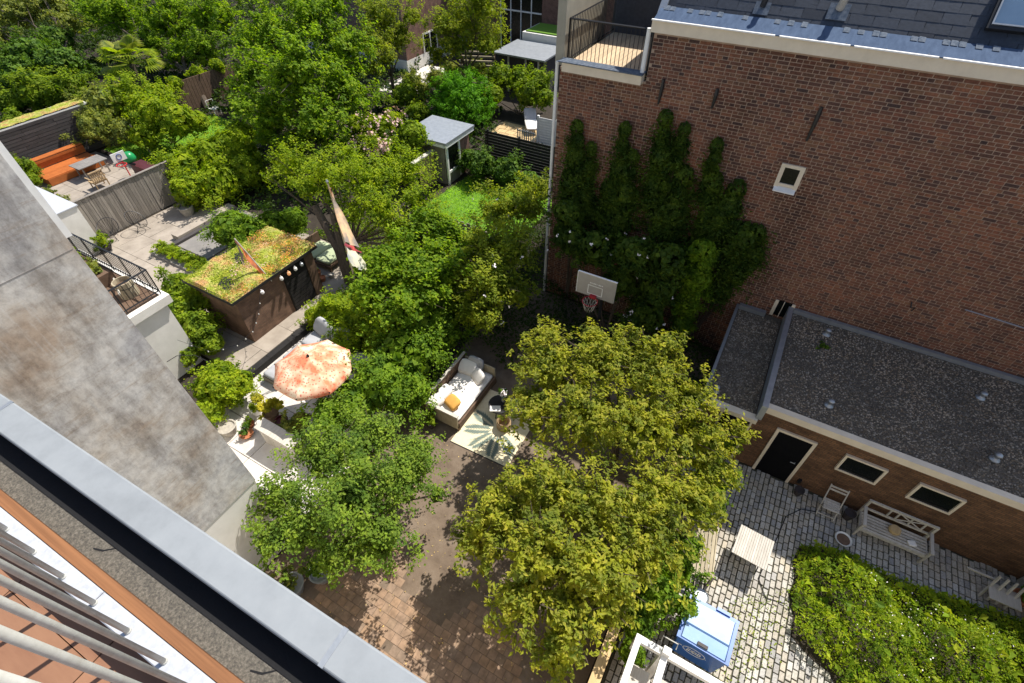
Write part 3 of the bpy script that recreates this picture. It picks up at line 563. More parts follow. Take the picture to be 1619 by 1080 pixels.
tag(bpy.data.objects['wire_arch'], 'thin bent wire arch leaning on the white extension wall', 'wire arch')

# ================================================================ BRICK BUILDING, RIGHT
bb = thing('brick_building', 'large dark red brick building with slate roof and cream cornice', 'building', (1, 18, 0))
YW = 14.9; WX0, WX1, ZT, ZL = -6.77, 9.7, 9.83, 8.6
mw = MB(); mw.box(WX0, -4.12, YW+.008, 24, 0, ZL); mw.box(-4.119, WX1, YW+.008, 24, 0, ZT+.02); wl = mw.build('wall', 'mortar', bb)
rng = np.random.default_rng(8); c = []; hh = []; zc = .088; k = 0; z = .05
while z < ZT-.02:
    st_ = k % 2 == 0; bw = .285 if st_ else .1425; x = (WX0 if z+.04 < ZL else -4.12)+(.07 if (k//2) % 2 and st_ else 0)
    while x < WX1-.05:
        top_ok = z+.04 < (ZL if x < -4.12 else ZT)
        hid = (x > .5 and z < 2.2) or (x > 2.0 and z < 2.65)
        win = .04 < x+bw/2 < .56 and 6.55 < z < 7.2
        if top_ok and not hid and not win and x+bw < (-4.1 if (x < -4.12 and z > ZL-.1) else WX1):
            c.append((x+bw/2, YW-rng.uniform(0, .006), z)); hh.append((bw/2-.0085, .008, zc/2-.0085))
        x += bw
    z += zc; k += 1
c = np.array(c); hh = np.array(hh); vis = (c[:, 0] < 3.6)
pieces('brick', c, hh, 'wall_brick', wl, .97, 'y', vis*100-np.linalg.norm(c-np.array([0, 0, 13.5]), axis=1))
boxo('cornice', 'cream_paint', (-4.18, WX1, 14.72, 15.0, 9.85, 10.13), bb)
for a, b in ((-4.18, -1.2), (-1.1, .4), (.48, 2.1), (2.18, WX1)): boxo('gutter_edge', 'white_paint', (a, b, 14.63, 14.699, 10.132, 10.16), bb)
MB().hexa([(-4.15, 14.70, 10.131), (WX1, 14.70, 10.131), (WX1, 15.35, 10.131), (-4.15, 15.35, 10.131), (-4.15, 14.70, 10.15), (WX1, 14.70, 10.15), (WX1, 15.3, 10.33), (-4.15, 15.3, 10.33)]).build('gutter', 'lead', bb)
for i in range(17): boxo('gutter_joint', 'bright_lead', (-3.7+i*.8, -3.68+i*.8, 14.72, 14.80, 10.15, 10.172), bb)
sl = R(50); rf = MB(); y0, z0, y1, z1 = 15.25, 10.16, 17.9, 10.16+2.65*math.tan(sl)
rf.hexa([(-4.1, y0, z0), (WX1, y0, z0), (WX1, 24, z0), (-4.1, 24, z0), (-4.1, y1, z1), (WX1, y1, z1), (WX1, 24, z1), (-4.1, 24, z1)])
ro = rf.build('roof', 'slate', bb)
sm = MB().hexa([(-.245, 0, 0), (.245, 0, 0), (.245, .34, 0), (-.245, .34, 0), (-.245, 0, .016), (.245, 0, .016), (.245, .34, .006), (-.245, .34, .006)]).mesh('slate', 'slate')
for j in range(13):
    for i in range(26):
        x = -3.83+i*.5+(.25 if j % 2 else 0)
        if x > 9.4: continue
        o = bpy.data.objects.new('slate', sm); d = .05+j*.235
        o.location = Vector((x, y0+d*math.cos(sl)-.012, z0+d*math.sin(sl)+.012))-wloc(ro); o.rotation_euler = (sl+R(rr.uniform(.3, 1.2)), 0, R(rr.uniform(-.5, .5))); put(o, ro)
fl = MB()
for i in range(90):
    x = -4.05+i*.15; u = rr.uniform(0, .05); (rr.random() < .3) and fl.hexa([(x, 15.14, 10.152), (x+.13, 15.14, 10.152), (x+.13, 15.16, 10.152), (x, 15.16, 10.152), (x, 15.27+u, 10.27+u), (x+.13, 15.25+u*.6, 10.25+u*.6), (x+.12, 15.28+u, 10.25+u), (x+.01, 15.29+u, 10.26+u)])
fl.v = [(a, b-.02, 10.315+(c_-10.15)*.25 if c_ > 10.16 else 10.29) for a, b, c_ in fl.v]; fl.build('lead_flashing', 'bright_lead', ro, kind='stuff')
for (xa, dd, s) in ((-1.75, .42, .8), (-.1, .55, 1.0)):
    X = Matrix.Translation((xa, y0+dd*math.cos(sl)-.03, z0+dd*math.sin(sl)+.04)) @ Matrix.Rotation(sl, 4, 'X')
    q = MB(X); q.box(-.22*s, .22*s, -.25*s, .12*s, 0, .02); vt = q.build('vent_flashing', 'bright_lead', ro)
    q = MB(X); q.tube([(0, 0, .02), (.03, .1, .2*s), (.1, .3, .38*s), (.12, .6, .5*s)], [.09*s, .085*s, .08*s, .09*s], 10); q.build('vent_pipe', 'stone_pot' if s == 1 else 'black_metal', vt)
X = Matrix.Translation((3.15, y0+.52*math.cos(sl)-.04, z0+.52*math.sin(sl)+.05)) @ Matrix.Rotation(sl, 4, 'X')
q = MB(X); q.box(-.42, .42, -.08, 0, 0, .1); q.box(-.42, -.36, 0, 1.2, 0, .1); q.box(.36, .42, 0, 1.2, 0, .1); q.box(-.42, .42, 1.2, 1.27, 0, .1); sk = q.build('roof_window', 'black_metal', ro)
q = MB(X); q.box(-.355, .355, .005, 1.195, .05, .07); q.build('pane', 'sky_glass', sk)
q = MB(X); q.box(-.36, -.33, 0, 1.2, .1, .12); q.box(.33, .36, 0, 1.2, .1, .12); q.box(-.33, .33, 0, .03, .1, .12); q.build('sash', 'zinc', sk)
MB().hexa([(-4.2, y0-.1, z0-.02), (-4.02, y0-.1, z0-.02), (-4.02, y1, z1), (-4.2, y1, z1), (-4.2, y0-.13, z0+.05), (-4.02, y0-.13, z0+.05), (-4.02, y1-.04, z1+.06), (-4.2, y1-.04, z1+.06)]).build('verge', 'zinc', ro)
# little window in the brick
wi = boxo('window', 'cream_paint', (.0, .11, 14.85, 14.905, 6.55, 7.22), bb)
for b in ((.49, .60, 14.85, 14.905, 6.55, 7.22), (.111, .489, 14.85, 14.905, 7.13, 7.22), (.111, .489, 14.85, 14.905, 6.60, 6.68)): boxo('frame', 'cream_paint', b, wi)
boxo('pane', 'glass', (.111, .489, 14.89, 14.904, 6.681, 7.129), wi)
MB().hexa([(.02, 14.74, 6.47), (.58, 14.74, 6.47), (.58, 14.9, 6.47), (.02, 14.9, 6.47), (.02, 14.74, 6.50), (.58, 14.74, 6.50), (.58, 14.9, 6.6), (.02, 14.9, 6.6)]).build('sill', 'white_paint', wi)
for x, za, zb in ((-3.63, 8.1, 8.75), (-2.17, 8.25, 8.75), (.36, 7.9, 8.75)):
    MB().tube([(x, 14.86, zb), (x, 14.85, (za+zb)/2+.1), (x-.02, 14.86, za)], [.045, .055, .03], 5).build('wall_anchor', 'black_metal', bb)
MB().tube([(4.55, 14.88, 4.2), (4.6, 14.8, 4.05), (4.68, 14.78, 4.1), (4.66, 14.82, 3.95)], .018, 5).build('wall_hook', 'black_metal', bb)
MB().tube([(5.7, 14.87, 4.42), (7.1, 14.87, 4.36), (9, 14.87, 4.3)], .016, 5).build('wall_cable', 'zinc', bb)
MB().tube([(-6.84, 14.84, 0), (-6.84, 14.84, 8.75)], .05, 8).build('downpipe', 'white_paint', bb)
wi = boxo('low_window', 'glass', (1.42, 1.86, 14.885, 14.9, 2.35, 2.95), bb)
for x in (1.36, 1.62, 1.86): boxo('frame', 'cream_paint', (x, x+(.02 if x == 1.62 else .1), 14.84, 14.884, 2.33, 2.95), wi)
# roof terrace at its corner
te = thing('roof_terrace', 'small roof terrace with pale boards and black railing on the brick corner', 'terrace', (-5.4, 16.5, 8.6))
boxo('base', 'joint', (-6.7, -4.13, 15.0, 19.5, 8.605, 8.66), te); boxo('back_wall', 'slate', (-6.7, -4.13, 18.75, 19.45, 8.701, 11.0), te)
boxo('parapet', 'cream_paint', (-6.62, -4.2, 14.68, 14.99, 8.55, 8.80), te); boxo('parapet_cap', 'bright_lead', (-6.72, -4.18, 14.62, 15.02, 8.802, 8.83), te)
for i in range(17): boxo('deck_board', 'deck_wood', (-6.58+i*.143, -6.445+i*.143, 15.1, 18.74, 8.662, 8.70), te)
for a, b in (((-6.62, 15.08), (-4.2, 15.08)), ((-6.62, 15.08), (-6.62, 18.8))):
    for z in (8.78, 9.82): MB().tube([(*a, z), (*b, z)], .026 if z > 9 else .02, 4).build('rail', 'black_metal', te)
    n = int(max(abs(a[0]-b[0]), abs(a[1]-b[1]))/.118)
    for i in range(n+1): MB().tube([(a[0]+(b[0]-a[0])*i/n, a[1]+(b[1]-a[1])*i/n, 8.7), (a[0]+(b[0]-a[0])*i/n, a[1]+(b[1]-a[1])*i/n, 9.82)], .03 if i in (0, n) else .009, 4).build('baluster', 'black_metal', te)
MB().tube([(-4.26, 14.86, 8.82), (-4.26, 14.86, 9.9)], .06, 8).build('white_pipe', 'white_paint', te)
ff = boxo('fire_wall', 'beige_render', (-7.0, -6.73, 15.03, 18.2, 8.6, 11.2)); tag(ff, 'beige rendered wall rising beside the roof terrace', 'wall')

# annex in front of the brick wall
an = thing('annex', 'low brick annex with gravel roof and black door in the courtyard', 'building', (5, 12.5, 0))
boxo('wall', 'annex_brick', (1.9, 9.7, 10.5, 14.88, 0, 2.55), an); boxo('side_wall', 'annex_brick', (.42, 1.899, 10.4, 14.88, 0, 2.14), an)
boxo('fascia', 'cream_paint', (1.86, 9.7, 10.38, 10.56, 2.56, 2.78), an); boxo('fascia', 'cream_paint', (.38, 1.86, 10.22, 10.44, 2.15, 2.3), an)
boxo('gravel_bed', 'gravel_roof', (1.95, 9.7, 10.57, 14.87, 2.56, 2.72), an); boxo('gravel_bed', 'gravel_roof', (.42, 1.78, 10.45, 14.87, 2.15, 2.26), an)
boxo('roof_divider', 'zinc', (1.79, 1.94, 10.3, 14.85, 2.3, 2.86), an); boxo('roof_rim', 'zinc', (.33, .415, 10.3, 14.85, 2.16, 2.36), an)
boxo('wall_flashing', 'zinc', (1.96, 9.7, 14.74, 14.86, 2.722, 2.86), an); boxo('wall_flashing', 'zinc', (.42, 1.25, 14.70, 14.86, 2.27, 2.42), an)
rng = np.random.default_rng(12); n = 15000; q = np.column_stack([rng.uniform(1.98, 9.4, n), rng.uniform(10.6, 14.72, n), np.full(n, 2.745)])
q[:3000] = np.column_stack([rng.uniform(.44, 1.76, 3000), rng.uniform(10.48, 14.68, 3000), np.full(3000, 2.285)])
q[:, 2] += rng.uniform(-.012, .004, n); s = rng.uniform(.012, .03, n); V, F = blocks(q, np.stack([s, s*rng.uniform(.6, 1, n), np.full(n, .014)], 1), .5, 'z'); npmesh('pebbles', V, F, 'gravel_stone', an, kind='stuff')
for x, y, z in ((3.35, 11.3, 2.72), (3.0, 14.2, 2.72), (6.9, 13.6, 2.72), (7.05, 11.5, 2.72), (.62, 10.75, 2.26)):
    MB().lathe((x, y, z), [(.12, 0), (.11, .04), (.055, .06), (.055, .16), (.085, .17), (.07, .22), (.02, .24)], 12).build('roof_vent', 'zinc', an, smooth=True)
V, F = canopy([(3.0, 13.6, 2.76, .2)], 120, .06, 5, flat=.3); npmesh('roof_moss', V, F, 'leaf_dark', an)
dr = boxo('door', 'dark_door', (2.5, 3.36, 10.46, 10.499, .02, 2.0), an)
for b in ((2.42, 2.5, 10.44, 10.51, 0, 2.08), (3.361, 3.44, 10.44, 10.51, 0, 2.08), (2.501, 3.36, 10.44, 10.51, 2.0, 2.08)): boxo('frame', 'cream_paint', b, dr)
MB().tube([(3.27, 10.45, 1.02), (3.27, 10.40, 1.02), (3.15, 10.40, 1.02)], .012, 6).build('handle', 'zinc', dr)
for x in (4.12, 5.80):
    w = boxo('window', 'glass', (x+.06, x+.92, 10.47, 10.499, 1.46, 2.04), an)
    for b in ((x, x+.06, 10.43, 10.51, 1.40, 2.10), (x+.921, x+.98, 10.43, 10.51, 1.40, 2.10), (x+.061, x+.92, 10.43, 10.51, 2.041, 2.10), (x+.061, x+.92, 10.43, 10.51, 1.40, 1.459)): boxo('frame', 'cream_paint', b, w)
    boxo('sash', 'black_wood', (x+.061, x+.92, 10.455, 10.469, 1.46, 1.52), w)
boxo('side_door', 'dark_door', (1.0, 1.75, 10.37, 10.399, 0, 2.0), an)
for x in (.95, 1.75): boxo('side_door_frame', 'cream_paint', (x, x+.05, 10.34, 10.40, 0, 2.05), an)
boxo('wall_light', 'black_metal', (3.62, 3.70, 10.42, 10.499, .25, .38), an)
gw = boxo('courtyard_wall', 'stone_pot', (9.0, 9.25, 6, 10.45, 0, 2.2)); tag(gw, 'grey stone wall closing the courtyard beside the annex', 'wall')

# basketball hoop in the shade of the brick wall
bh = thing('basketball_hoop', 'basketball hoop with grey backboard standing among the wall climbers', 'basketball hoop', (-3.58, 12.2, 0))
b0 = boxo('backboard', 'board_grey', (-4.19, -2.97, 11.50, 11.54, 3.46, 4.24), bh)
for b in ((-4.20, -2.96, 11.495, 11.545, 4.241, 4.26), (-4.21, -4.191, 11.495, 11.545, 3.46, 4.24)): boxo('edge_trim', 'white_paint', b, b0)
for b in ((-3.84, -3.36, 11.494, 11.4985, 3.86, 3.885), (-3.84, -3.36, 11.494, 11.4985, 3.55, 3.575), (-3.84, -3.815, 11.494, 11.4985, 3.576, 3.859), (-3.385, -3.36, 11.494, 11.4985, 3.576, 3.859)): boxo('target_line', 'white_paint', b, b0)
for i, w in enumerate((.04, .03, .045, .035, .02, .045, .035, .03)): boxo('lettering', 'white_paint', (-3.79+i*.055, -3.79+i*.055+w, 11.494, 11.4985, 3.95, 3.985), b0)
MB().ring((-3.62, 11.22, 3.5), .23, .014, 22).build('rim', 'rim_red', bh)
MB().box(-3.72, -3.52, 11.40, 11.498, 3.46, 3.56).build('bracket', 'rim_red', bh)
nt_ = MB()
for i in range(12):
    for s_ in (1, -1):
        p = [(-3.62+math.cos(2*math.pi*i/12+s_*k*.2)*(.225-.033*k), 11.22+math.sin(2*math.pi*i/12+s_*k*.2)*(.225-.033*k), 3.49-k*.11) for k in range(4)]
        nt_.tube(p, .007, 3)
nt_.build('net', 'net', bh)
MB().tube([(-3.58, 12.3, 0), (-3.58, 12.3, 2.9), (-3.58, 11.9, 3.5), (-3.58, 11.55, 3.8)], .05, 8).build('pole', 'black_metal', bh)

# ================================================================ FAR HOUSES AND SHEDS
fh = thing('far_brick_house', 'brick house half hidden behind the trees at the top', 'building', (-32, 40, 0))
boxo('side_wall', 'side_brick', (-40, -28.4, 33.6, 52, .9, 8.5), fh); boxo('plinth', 'white_render', (-40, -28.39, 33.55, 52, 0, .899), fh)
w = boxo('window', 'glass', (-28.42, -28.385, 35.9, 37.6, .95, 2.2), fh)
for b in ((-28.40, -28.33, 35.85, 37.65, 2.2, 2.3), (-28.40, -28.33, 35.82, 35.9, .9, 2.2), (-28.40, -28.33, 36.7, 36.78, .95, 2.2), (-28.40, -28.33, 37.6, 37.68, .9, 2.2)): boxo('frame', 'white_paint', b, w)
gh = thing('far_row_house', 'row house with tall white framed garden doors at the top edge', 'building', (-20, 43, 0))
boxo('wall', 'house_brick', (-28.3, -10, 42, 50, 0, 9), gh)
for i in range(4):
    x = -24.7+i*.95; w = boxo('garden_door', 'glass', (x, x+.88, 41.96, 41.999, .2, 4.6), gh)
    for b in ((x-.07, x, 41.9, 41.99, .1, 4.7), (x+.001, x+.88, 41.9, 41.99, 3.2, 3.3), (x+.001, x+.88, 41.9, 41.99, .1, .25)): boxo('frame', 'white_paint', b, w)
fs = thing('far_shed', 'grey flat roofed shed beside the far hedge', 'shed', (-18, 35.5, 0))
boxo('wall', 'dark_slat', (-20.4, -16.8, 34.2, 37.2, 0, 2.4), fs); boxo('roof', 'zinc', (-20.7, -16.6, 33.9, 37.5, 2.41, 2.52), fs)
for x in (-19.6, -18.2, -17.2): boxo('post', 'pale_wood', (x, x+.1, 34.05, 34.15, 0, 2.4), fs)
pw_ = thing('raised_planter', 'white walled planter with clipped green top behind the far shed', 'planter', (-18.5, 38.8, 0))
boxo('wall', 'white_render', (-20.4, -15.5, 37.7, 40.5, 0, 3.0), pw_); boxo('turf', 'lawn_base', (-20.2, -15.7, 37.9, 40.3, 3.001, 3.08), pw_)
sc = thing('slat_screen', 'slanting stack of pale slats leaning beside the far shed', 'screen', (-21.4, 34, 0))
for i in range(7): MB().hexa([(-23.2, 33.2, .5+i*.3), (-20.8, 34.2, .5+i*.3), (-20.8, 34.3, .5+i*.3), (-23.2, 33.3, .5+i*.3), (-23.2, 33.2, .62+i*.3), (-20.8, 34.2, .62+i*.3), (-20.8, 34.3, .62+i*.3), (-23.2, 33.3, .62+i*.3)]).build('slat', 'bench_wood', sc)
for x in (-23.1, -20.9): boxo('post', 'brown_wood', (x, x+.08, 33.3 if x < -22 else 34.31, 33.4 if x < -22 else 34.4, 0, 2.6), sc)

sg = thing('garden_house', 'small garden house with grey flat roof and white window frame', 'garden house', (-16.5, 21.3, 0))
boxo('wall', 'side_brick', (-17.7, -15.42, 20.9, 22.5, 0, 2.25), sg)
boxo('front_wall', 'grey_wood', (-17.7, -15.5, 20.3, 20.899, 0, 2.25), sg)
boxo('roof', 'zinc', (-17.95, -15.18, 20.05, 22.75, 2.30, 2.42), sg); boxo('roof_trim', 'white_paint', (-15.3, -15.2, 20.1, 22.7, 2.14, 2.298), sg)
boxo('roof_trim', 'white_paint', (-17.9, -15.31, 20.07, 20.17, 2.14, 2.298), sg)
w = boxo('window', 'glass', (-15.43, -15.40, 20.42, 21.4, .75, 2.1), sg)
for b in ((-15.44, -15.34, 20.3, 20.42, 0, 2.13), (-15.44, -15.34, 21.4, 21.52, .1, 2.13), (-15.44, -15.34, 20.421, 21.399, .62, .75), (-15.44, -15.34, 20.421, 21.399, 2.02, 2.13)): boxo('frame', 'white_paint', b, w)
boxo('lower_panel', 'grey_wood', (-15.45, -15.38, 20.43, 21.39, .02, .61), sg)
of = thing('orange_screen', 'short warm brown timber screen beside the garden house', 'fence', (-15.8, 19.4, 0))
for i in range(7): boxo('board', 'fence_wood', (-16.2, -16.15, 18.9+i*.19, 19.08+i*.19, .05, 1.75), of)
boxo('cap', 'pale_wood', (-16.3, -16.05, 18.4, 20.25, 1.78, 1.84), of); boxo('post', 'grey_wood', (-16.25, -16.1, 18.5, 18.62, 0, 1.77), of)
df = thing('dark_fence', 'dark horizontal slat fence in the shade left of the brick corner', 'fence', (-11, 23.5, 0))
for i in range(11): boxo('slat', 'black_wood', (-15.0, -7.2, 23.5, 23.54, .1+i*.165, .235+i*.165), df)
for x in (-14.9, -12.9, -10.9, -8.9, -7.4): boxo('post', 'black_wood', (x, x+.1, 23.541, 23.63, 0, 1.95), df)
wg = thing('pale_fence_panel', 'pale grey fence panel next to the brick corner downpipe', 'fence', (-12.8, 26.7, 0))
for i in range(12): boxo('slat', 'white_paint', (-13.2, -12.1, 26.6, 26.63, .1+i*.15, .238+i*.15), wg)
for x in (-13.32, -12.09): boxo('post', 'white_paint', (x, x+.12, 26.55, 26.67, 0, 1.98), wg)
pk = thing('low_picket', 'low grey picket fence piece beside the pale panel', 'fence', (-13.9, 26.5, 0))
for i in range(8): boxo('picket', 'zinc', (-14.6+i*.15, -14.54+i*.15, 26.5, 26.53, 0, 1.0), pk)
boxo('rail', 'zinc', (-14.65, -13.4, 26.531, 26.56, .85, .92), pk)
ln = thing('garden_lounger', 'white cushioned lounger on the sunny flagstones far back', 'lounger', (-14.9, 28.9, 0))
MB(Matrix.Translation((-14.9, 28.9, .35)) @ Matrix.Rotation(.6, 4, 'Z')).cush(-.4, .4, -1.0, .5, 0, .16).build('mattress', 'cloth_white', ln)
MB(Matrix.Translation((-14.9, 28.9, .35)) @ Matrix.Rotation(.6, 4, 'Z') @ Matrix.Translation((0, .5, .05)) @ Matrix.Rotation(.8, 4, 'X')).cush(-.4, .4, 0, .75, 0, .14).build('backrest', 'cloth_grey', ln)
q = MB(Matrix.Translation((-14.9, 28.9, 0)) @ Matrix.Rotation(.6, 4, 'Z'))
for x in (-.33, .33):
    for y in (-.9, .45): q.box(x-.03, x+.03, y-.03, y+.03, 0, .36)
q.build('leg', 'zinc', ln)
yf = thing('yard_fence', 'grey weathered rail fence at the edge of the small lawn', 'fence', (-12.5, 16.1, 0))
for i in range(14): boxo('picket', 'grey_wood', (-14.9+i*.32, -14.72+i*.32, 16.0, 16.03, 0, 1.2), yf)
boxo('rail', 'grey_wood', (-15, -10.3, 16.031, 16.08, .95, 1.05), yf)

# ================================================================ LEFT GARDENS
bf = thing('board_fence', 'tall grey weathered vertical board fence between the left gardens', 'fence', (-26.7, 9.9, 0))
y = 7.62
while y < 12.4:
    w = rr.uniform(.10, .16); boxo('board', 'grey_wood', (-26.72+rr.uniform(-.012, .012), -26.67+rr.uniform(-.01, .012), y, y+w-.012, .02, 1.98+rr.uniform(-.02, .02)), bf); y += w
for z in (.5, 1.6): boxo('rail', 'grey_wood', (-26.80, -26.735, 7.62, 12.4, z, z+.09), bf)
boxo('cap', 'grey_wood', (-26.78, -26.62, 7.6, 12.42, 2.005, 2.03), bf)
def wire_chair(x, y, rz, lab):
    t = thing('wire_chair', lab, 'chair', (x, y, 0), 'round wire chairs by the board fence', rz)
    q = MB(); rim = [(math.cos(a)*.40-.12*math.sin(a), math.sin(a)*.42, .62+.30*math.cos(a+math.pi)) for a in [2*math.pi*i/24 for i in range(24)]]
    q.tube(rim, .014, 5, True); q.build('rim', 'black_metal', t, True)
    for i in range(0, 24):
        p = Vector(rim[i]); c_ = Vector((.02, 0, .34)); MB().tube([p, p.lerp(c_, .6)+Vector((0, 0, -.06)), c_], .005, 4).build('string', 'black_metal', t, True)
    MB().ring((.05, 0, .02), .34, .012, 20).build('foot_ring', 'black_metal', t, True)
    for a in (.5, 2.6, 4.6): MB().tube([(.05+.34*math.cos(a), .34*math.sin(a), .02), (.02+.12*math.cos(a), .12*math.sin(a), .33), rim[int(a/6.283*24)]], .012, 5).build('leg', 'black_metal', t, True)
wire_chair(-25.75, 9.35, .3, 'upright round black wire chair in front of the board fence')
wire_chair(-26.2, 8.25, -.5, 'tipped round black wire chair at the white outbuilding end of the fence')
def pot(x, y, z, r, h, mat, lab, plant=None, n=200, L=.09, pr=None, seed=1, name='plant_pot', group=None):
    t = thing(name, lab, 'pot', (x, y, z), group)
    MB().lathe((x, y, z), [(r*.65, 0), (r*.92, h*.6), (r, h*.94), (r*1.06, h*.95), (r*1.06, h), (r*.9, h), (r*.88, h*.86), (0.01, h*.85)], 18).build('pot', mat, t, smooth=False)
    if plant:
        pr = pr or r*1.3; V, F = canopy([(x, y, z+h+pr*.5, pr)], n, L, seed, flat=.9); npmesh('plant', V, F, plant, t)
    return t
pot(-25.0, 11.35, 0, .34, .5, 'stone_pot', 'big round stone pot at the corner of the clipped hedge', 'leaf_olive', 160, .1, .4, 31)
pot(-25.6, 7.55, 0, .25, .25, 'dark_pot', 'low leafy pot at the foot of the white outbuilding', 'leaf_mid', 350, .13, .45, 32)
t = thing('garden_step', 'dark stone step edge crossing the pale terrace', 'step', (-22.9, 10.9, 0))
boxo('kerb', 'dark_slat', (-23.25, -23.0, 9.2, 12.8, 0, .2), t); boxo('tread', 'grey_slab', (-22.99, -20.9, 9.3, 12.8, 0, .09), t); boxo('bench_top', 'tan_paving', (-23.75, -23.26, 9.6, 12.8, 0, .3), t)
lh = thing('low_hedge', 'low clipped yellow green hedge in a concrete kerb', 'hedge', (-21.7, 8.7, 0))
boxo('kerb', 'grey_slab', (-23.5, -19.95, 8.3, 9.15, 0, .14), lh)
tb = [(-23.2+i*.42, 8.72, .3, .40) for i in range(8)]
V, F = canopy(tb, 5200, .085, 41, flat=.6, spread=.2, twig=.12, low=-.1); npmesh('foliage', V, F, 'leaf_lime', lh)

# brick shed with a green roof
sh = thing('brick_shed', 'small brick garden shed with a flowering sedum roof', 'shed', (-16.1, 8.5, 0))
boxo('wall', 'shed_brick', (-17.2, -14.9, 6.75, 10.35, 0, 2.05), sh)
q = MB(); q.box(-17.4, -14.72, 6.55, 10.55, 2.055, 2.16); q.build('roof_slab', 'black_wood', sh)
rng = np.random.default_rng(4); nx, ny = 44, 64; gx, gy = np.meshgrid(np.linspace(-17.38, -14.74, nx), np.linspace(6.57, 10.53, ny), indexing='ij')
gz = 2.2+.05*np.sin(gx*3+gy*2)+.04*np.sin(gy*5)+rng.uniform(0, .045, gx.shape); gz[0] = gz[-1] = 2.165; gz[:, 0] = gz[:, -1] = 2.165
V = np.stack([gx, gy, gz], 2).reshape(-1, 3); i_ = np.arange(nx*ny).reshape(nx, ny); F = np.stack([i_[:-1, :-1], i_[1:, :-1], i_[1:, 1:], i_[:-1, 1:]], 2).reshape(-1, 4)
ro = npmesh('sedum_roof', V, F, 'sedum', sh)
for nm, mt, cnt, fn in (('green_tufts', 'leaf_lime', 2600, lambda x, y: x < 0), ('rust_tufts', 'leaf_rust', 3200, lambda x, y: (y+.5*np.sin(x*3) > 8.9) | (x > -15.3)), ('pale_tufts', 'petal_pink', 1000, lambda x, y: np.sin(x*3-1)+np.sin(y*2.3+1) > .5)):
    q = rng.uniform((-17.38, 6.56), (-14.74, 10.54), (cnt*2, 2)); q = q[fn(q[:, 0], q[:, 1])]; p = np.column_stack([q, rng.uniform(2.19, 2.30, len(q))])
    V, F = leaf_quads(p, np.array([0, 0, .6])+rng.normal(size=p.shape)*.5, .045, .035, rng); npmesh(nm, V, F, mt, ro, kind='stuff')
dr = boxo('door_frame', 'black_wood', (-14.895, -14.86, 8.78, 9.88, .02, 1.95), sh)
for i in range(12): boxo('door_slat', 'black_wood', (-14.859, -14.84, 8.82, 9.84, .08+i*.153, .205+i*.153), dr)
boxo('side_panel', 'brown_wood', (-14.895, -14.84, 9.9, 10.3, .02, 1.95), sh)
for i, (y, m_) in enumerate(((7.72, 'petal_white'), (8.62, 'white_paint'), (8.98, 'flag_pink'), (9.3, 'white_paint'), (9.62, 'zinc'))):
    o = MB().lathe((-14.7, y, 1.78), [(.015, .2), (.02, .15), (.06, .13), (.07, .05), (.04, 0)], 10).build('hanging_lantern', m_, None)
    tag(o, ('white paper lantern alone on the shed eave', 'white lantern left of the black shed door', 'pink lantern over the black shed door', 'white lantern in the middle above the black shed door', 'grey lantern at the far end of the shed eave')[i], 'lantern', 'lanterns under the shed eave')
sl_ = thing('string_lights', 'string of small bulbs hanging from the shed to the bush', 'string lights', (-14.6, 6.5, 0))
P = [(-14.7, 7.7, 2.0), (-14.3, 7.1, 1.6), (-14.0, 6.5, 1.35), (-13.9, 5.8, 1.3), (-14.2, 5.0, 1.5), (-15.0, 4.6, 2.0)]
MB().tube(P, .006, 4).build('cable', 'black_metal', sl_)
for i in range(len(P)-1):
    for k in (.1, .6): p = Vector(P[i]).lerp(Vector(P[i+1]), k); MB().lathe((p.x, p.y, p.z-.08), [(.006, .06), (.018, .04), (.02, .02), (.006, 0)], 8).build('bulb', 'lamp_glass', sl_)
# flags
fg = thing('shed_flag', 'orange and dark flag on a slanting stick over the sedum roof', 'flag', (-14.8, 8.4, 1.9))
MB().tube([(-14.83, 8.3, 1.9), (-15.62, 8.1, 3.62)], .02, 6).build('stick', 'pale_wood', fg)
q = MB(); A, B_ = Vector((-15.62, 8.1, 3.6)), Vector((-14.95, 8.27, 2.15)); q.v = []; 
for i in range(9):
    p = A.lerp(B_, i/8); d = .42*math.sin(math.pi*min(1, (i+.6)/8.5))+.12
    q.v += [tuple(p), tuple(p+Vector((.02*math.sin(i*2), -.04+.05*math.sin(i*1.7), -d*.5))), tuple(p+Vector((.05*math.sin(i), .04*math.cos(i*1.3), -d)))]
q.f = [(i*3+j, i*3+j+1, i*3+j+4, i*3+j+3) for i in range(8) for j in range(2)]; q.build('cloth', 'flag_orange', fg, smooth=True)
MB().add([(-15.62, 8.09, 3.55), (-15.40, 8.02, 3.1), (-15.32, 7.85, 2.72), (-15.52, 7.98, 2.9)], [(0, 1, 2, 3)]).build('dark_corner', 'flag_dark', fg)
fp = thing('flagpole', 'tall thin pole with a long limp pink and white pennant', 'flagpole', (-11.4, 9.2, 0))
MB().tube([(-11.4, 9.2, 0), (-11.4, 9.2, 6.3)], [.03, .02], 7).build('pole', 'bench_wood', fp); MB().lathe((-11.4, 9.2, 6.28), [(.02, 0), (.045, .05), (.02, .1)], 8).build('finial', 'zinc', fp)
def cloth(name, mat, z0, z1, w0, w1, k0):
    vs = []; n = 8
    for i in range(n+1):
        t_ = i/n; z = z0+(z1-z0)*t_; w = w0+(w1-w0)*t_
        for j in range(5): s_ = j/4; vs.append((-11.37+s_*w+.03*math.sin(t_*9+s_*4), 9.2-.04*math.sin(s_*9+t_*3)-.03*s_, z-.12*s_*(1-t_)))
    MB().add(vs, [(i*5+j, i*5+j+1, i*5+j+6, i*5+j+5) for i in range(n) for j in range(4)]).build(name, mat, fp, smooth=True)
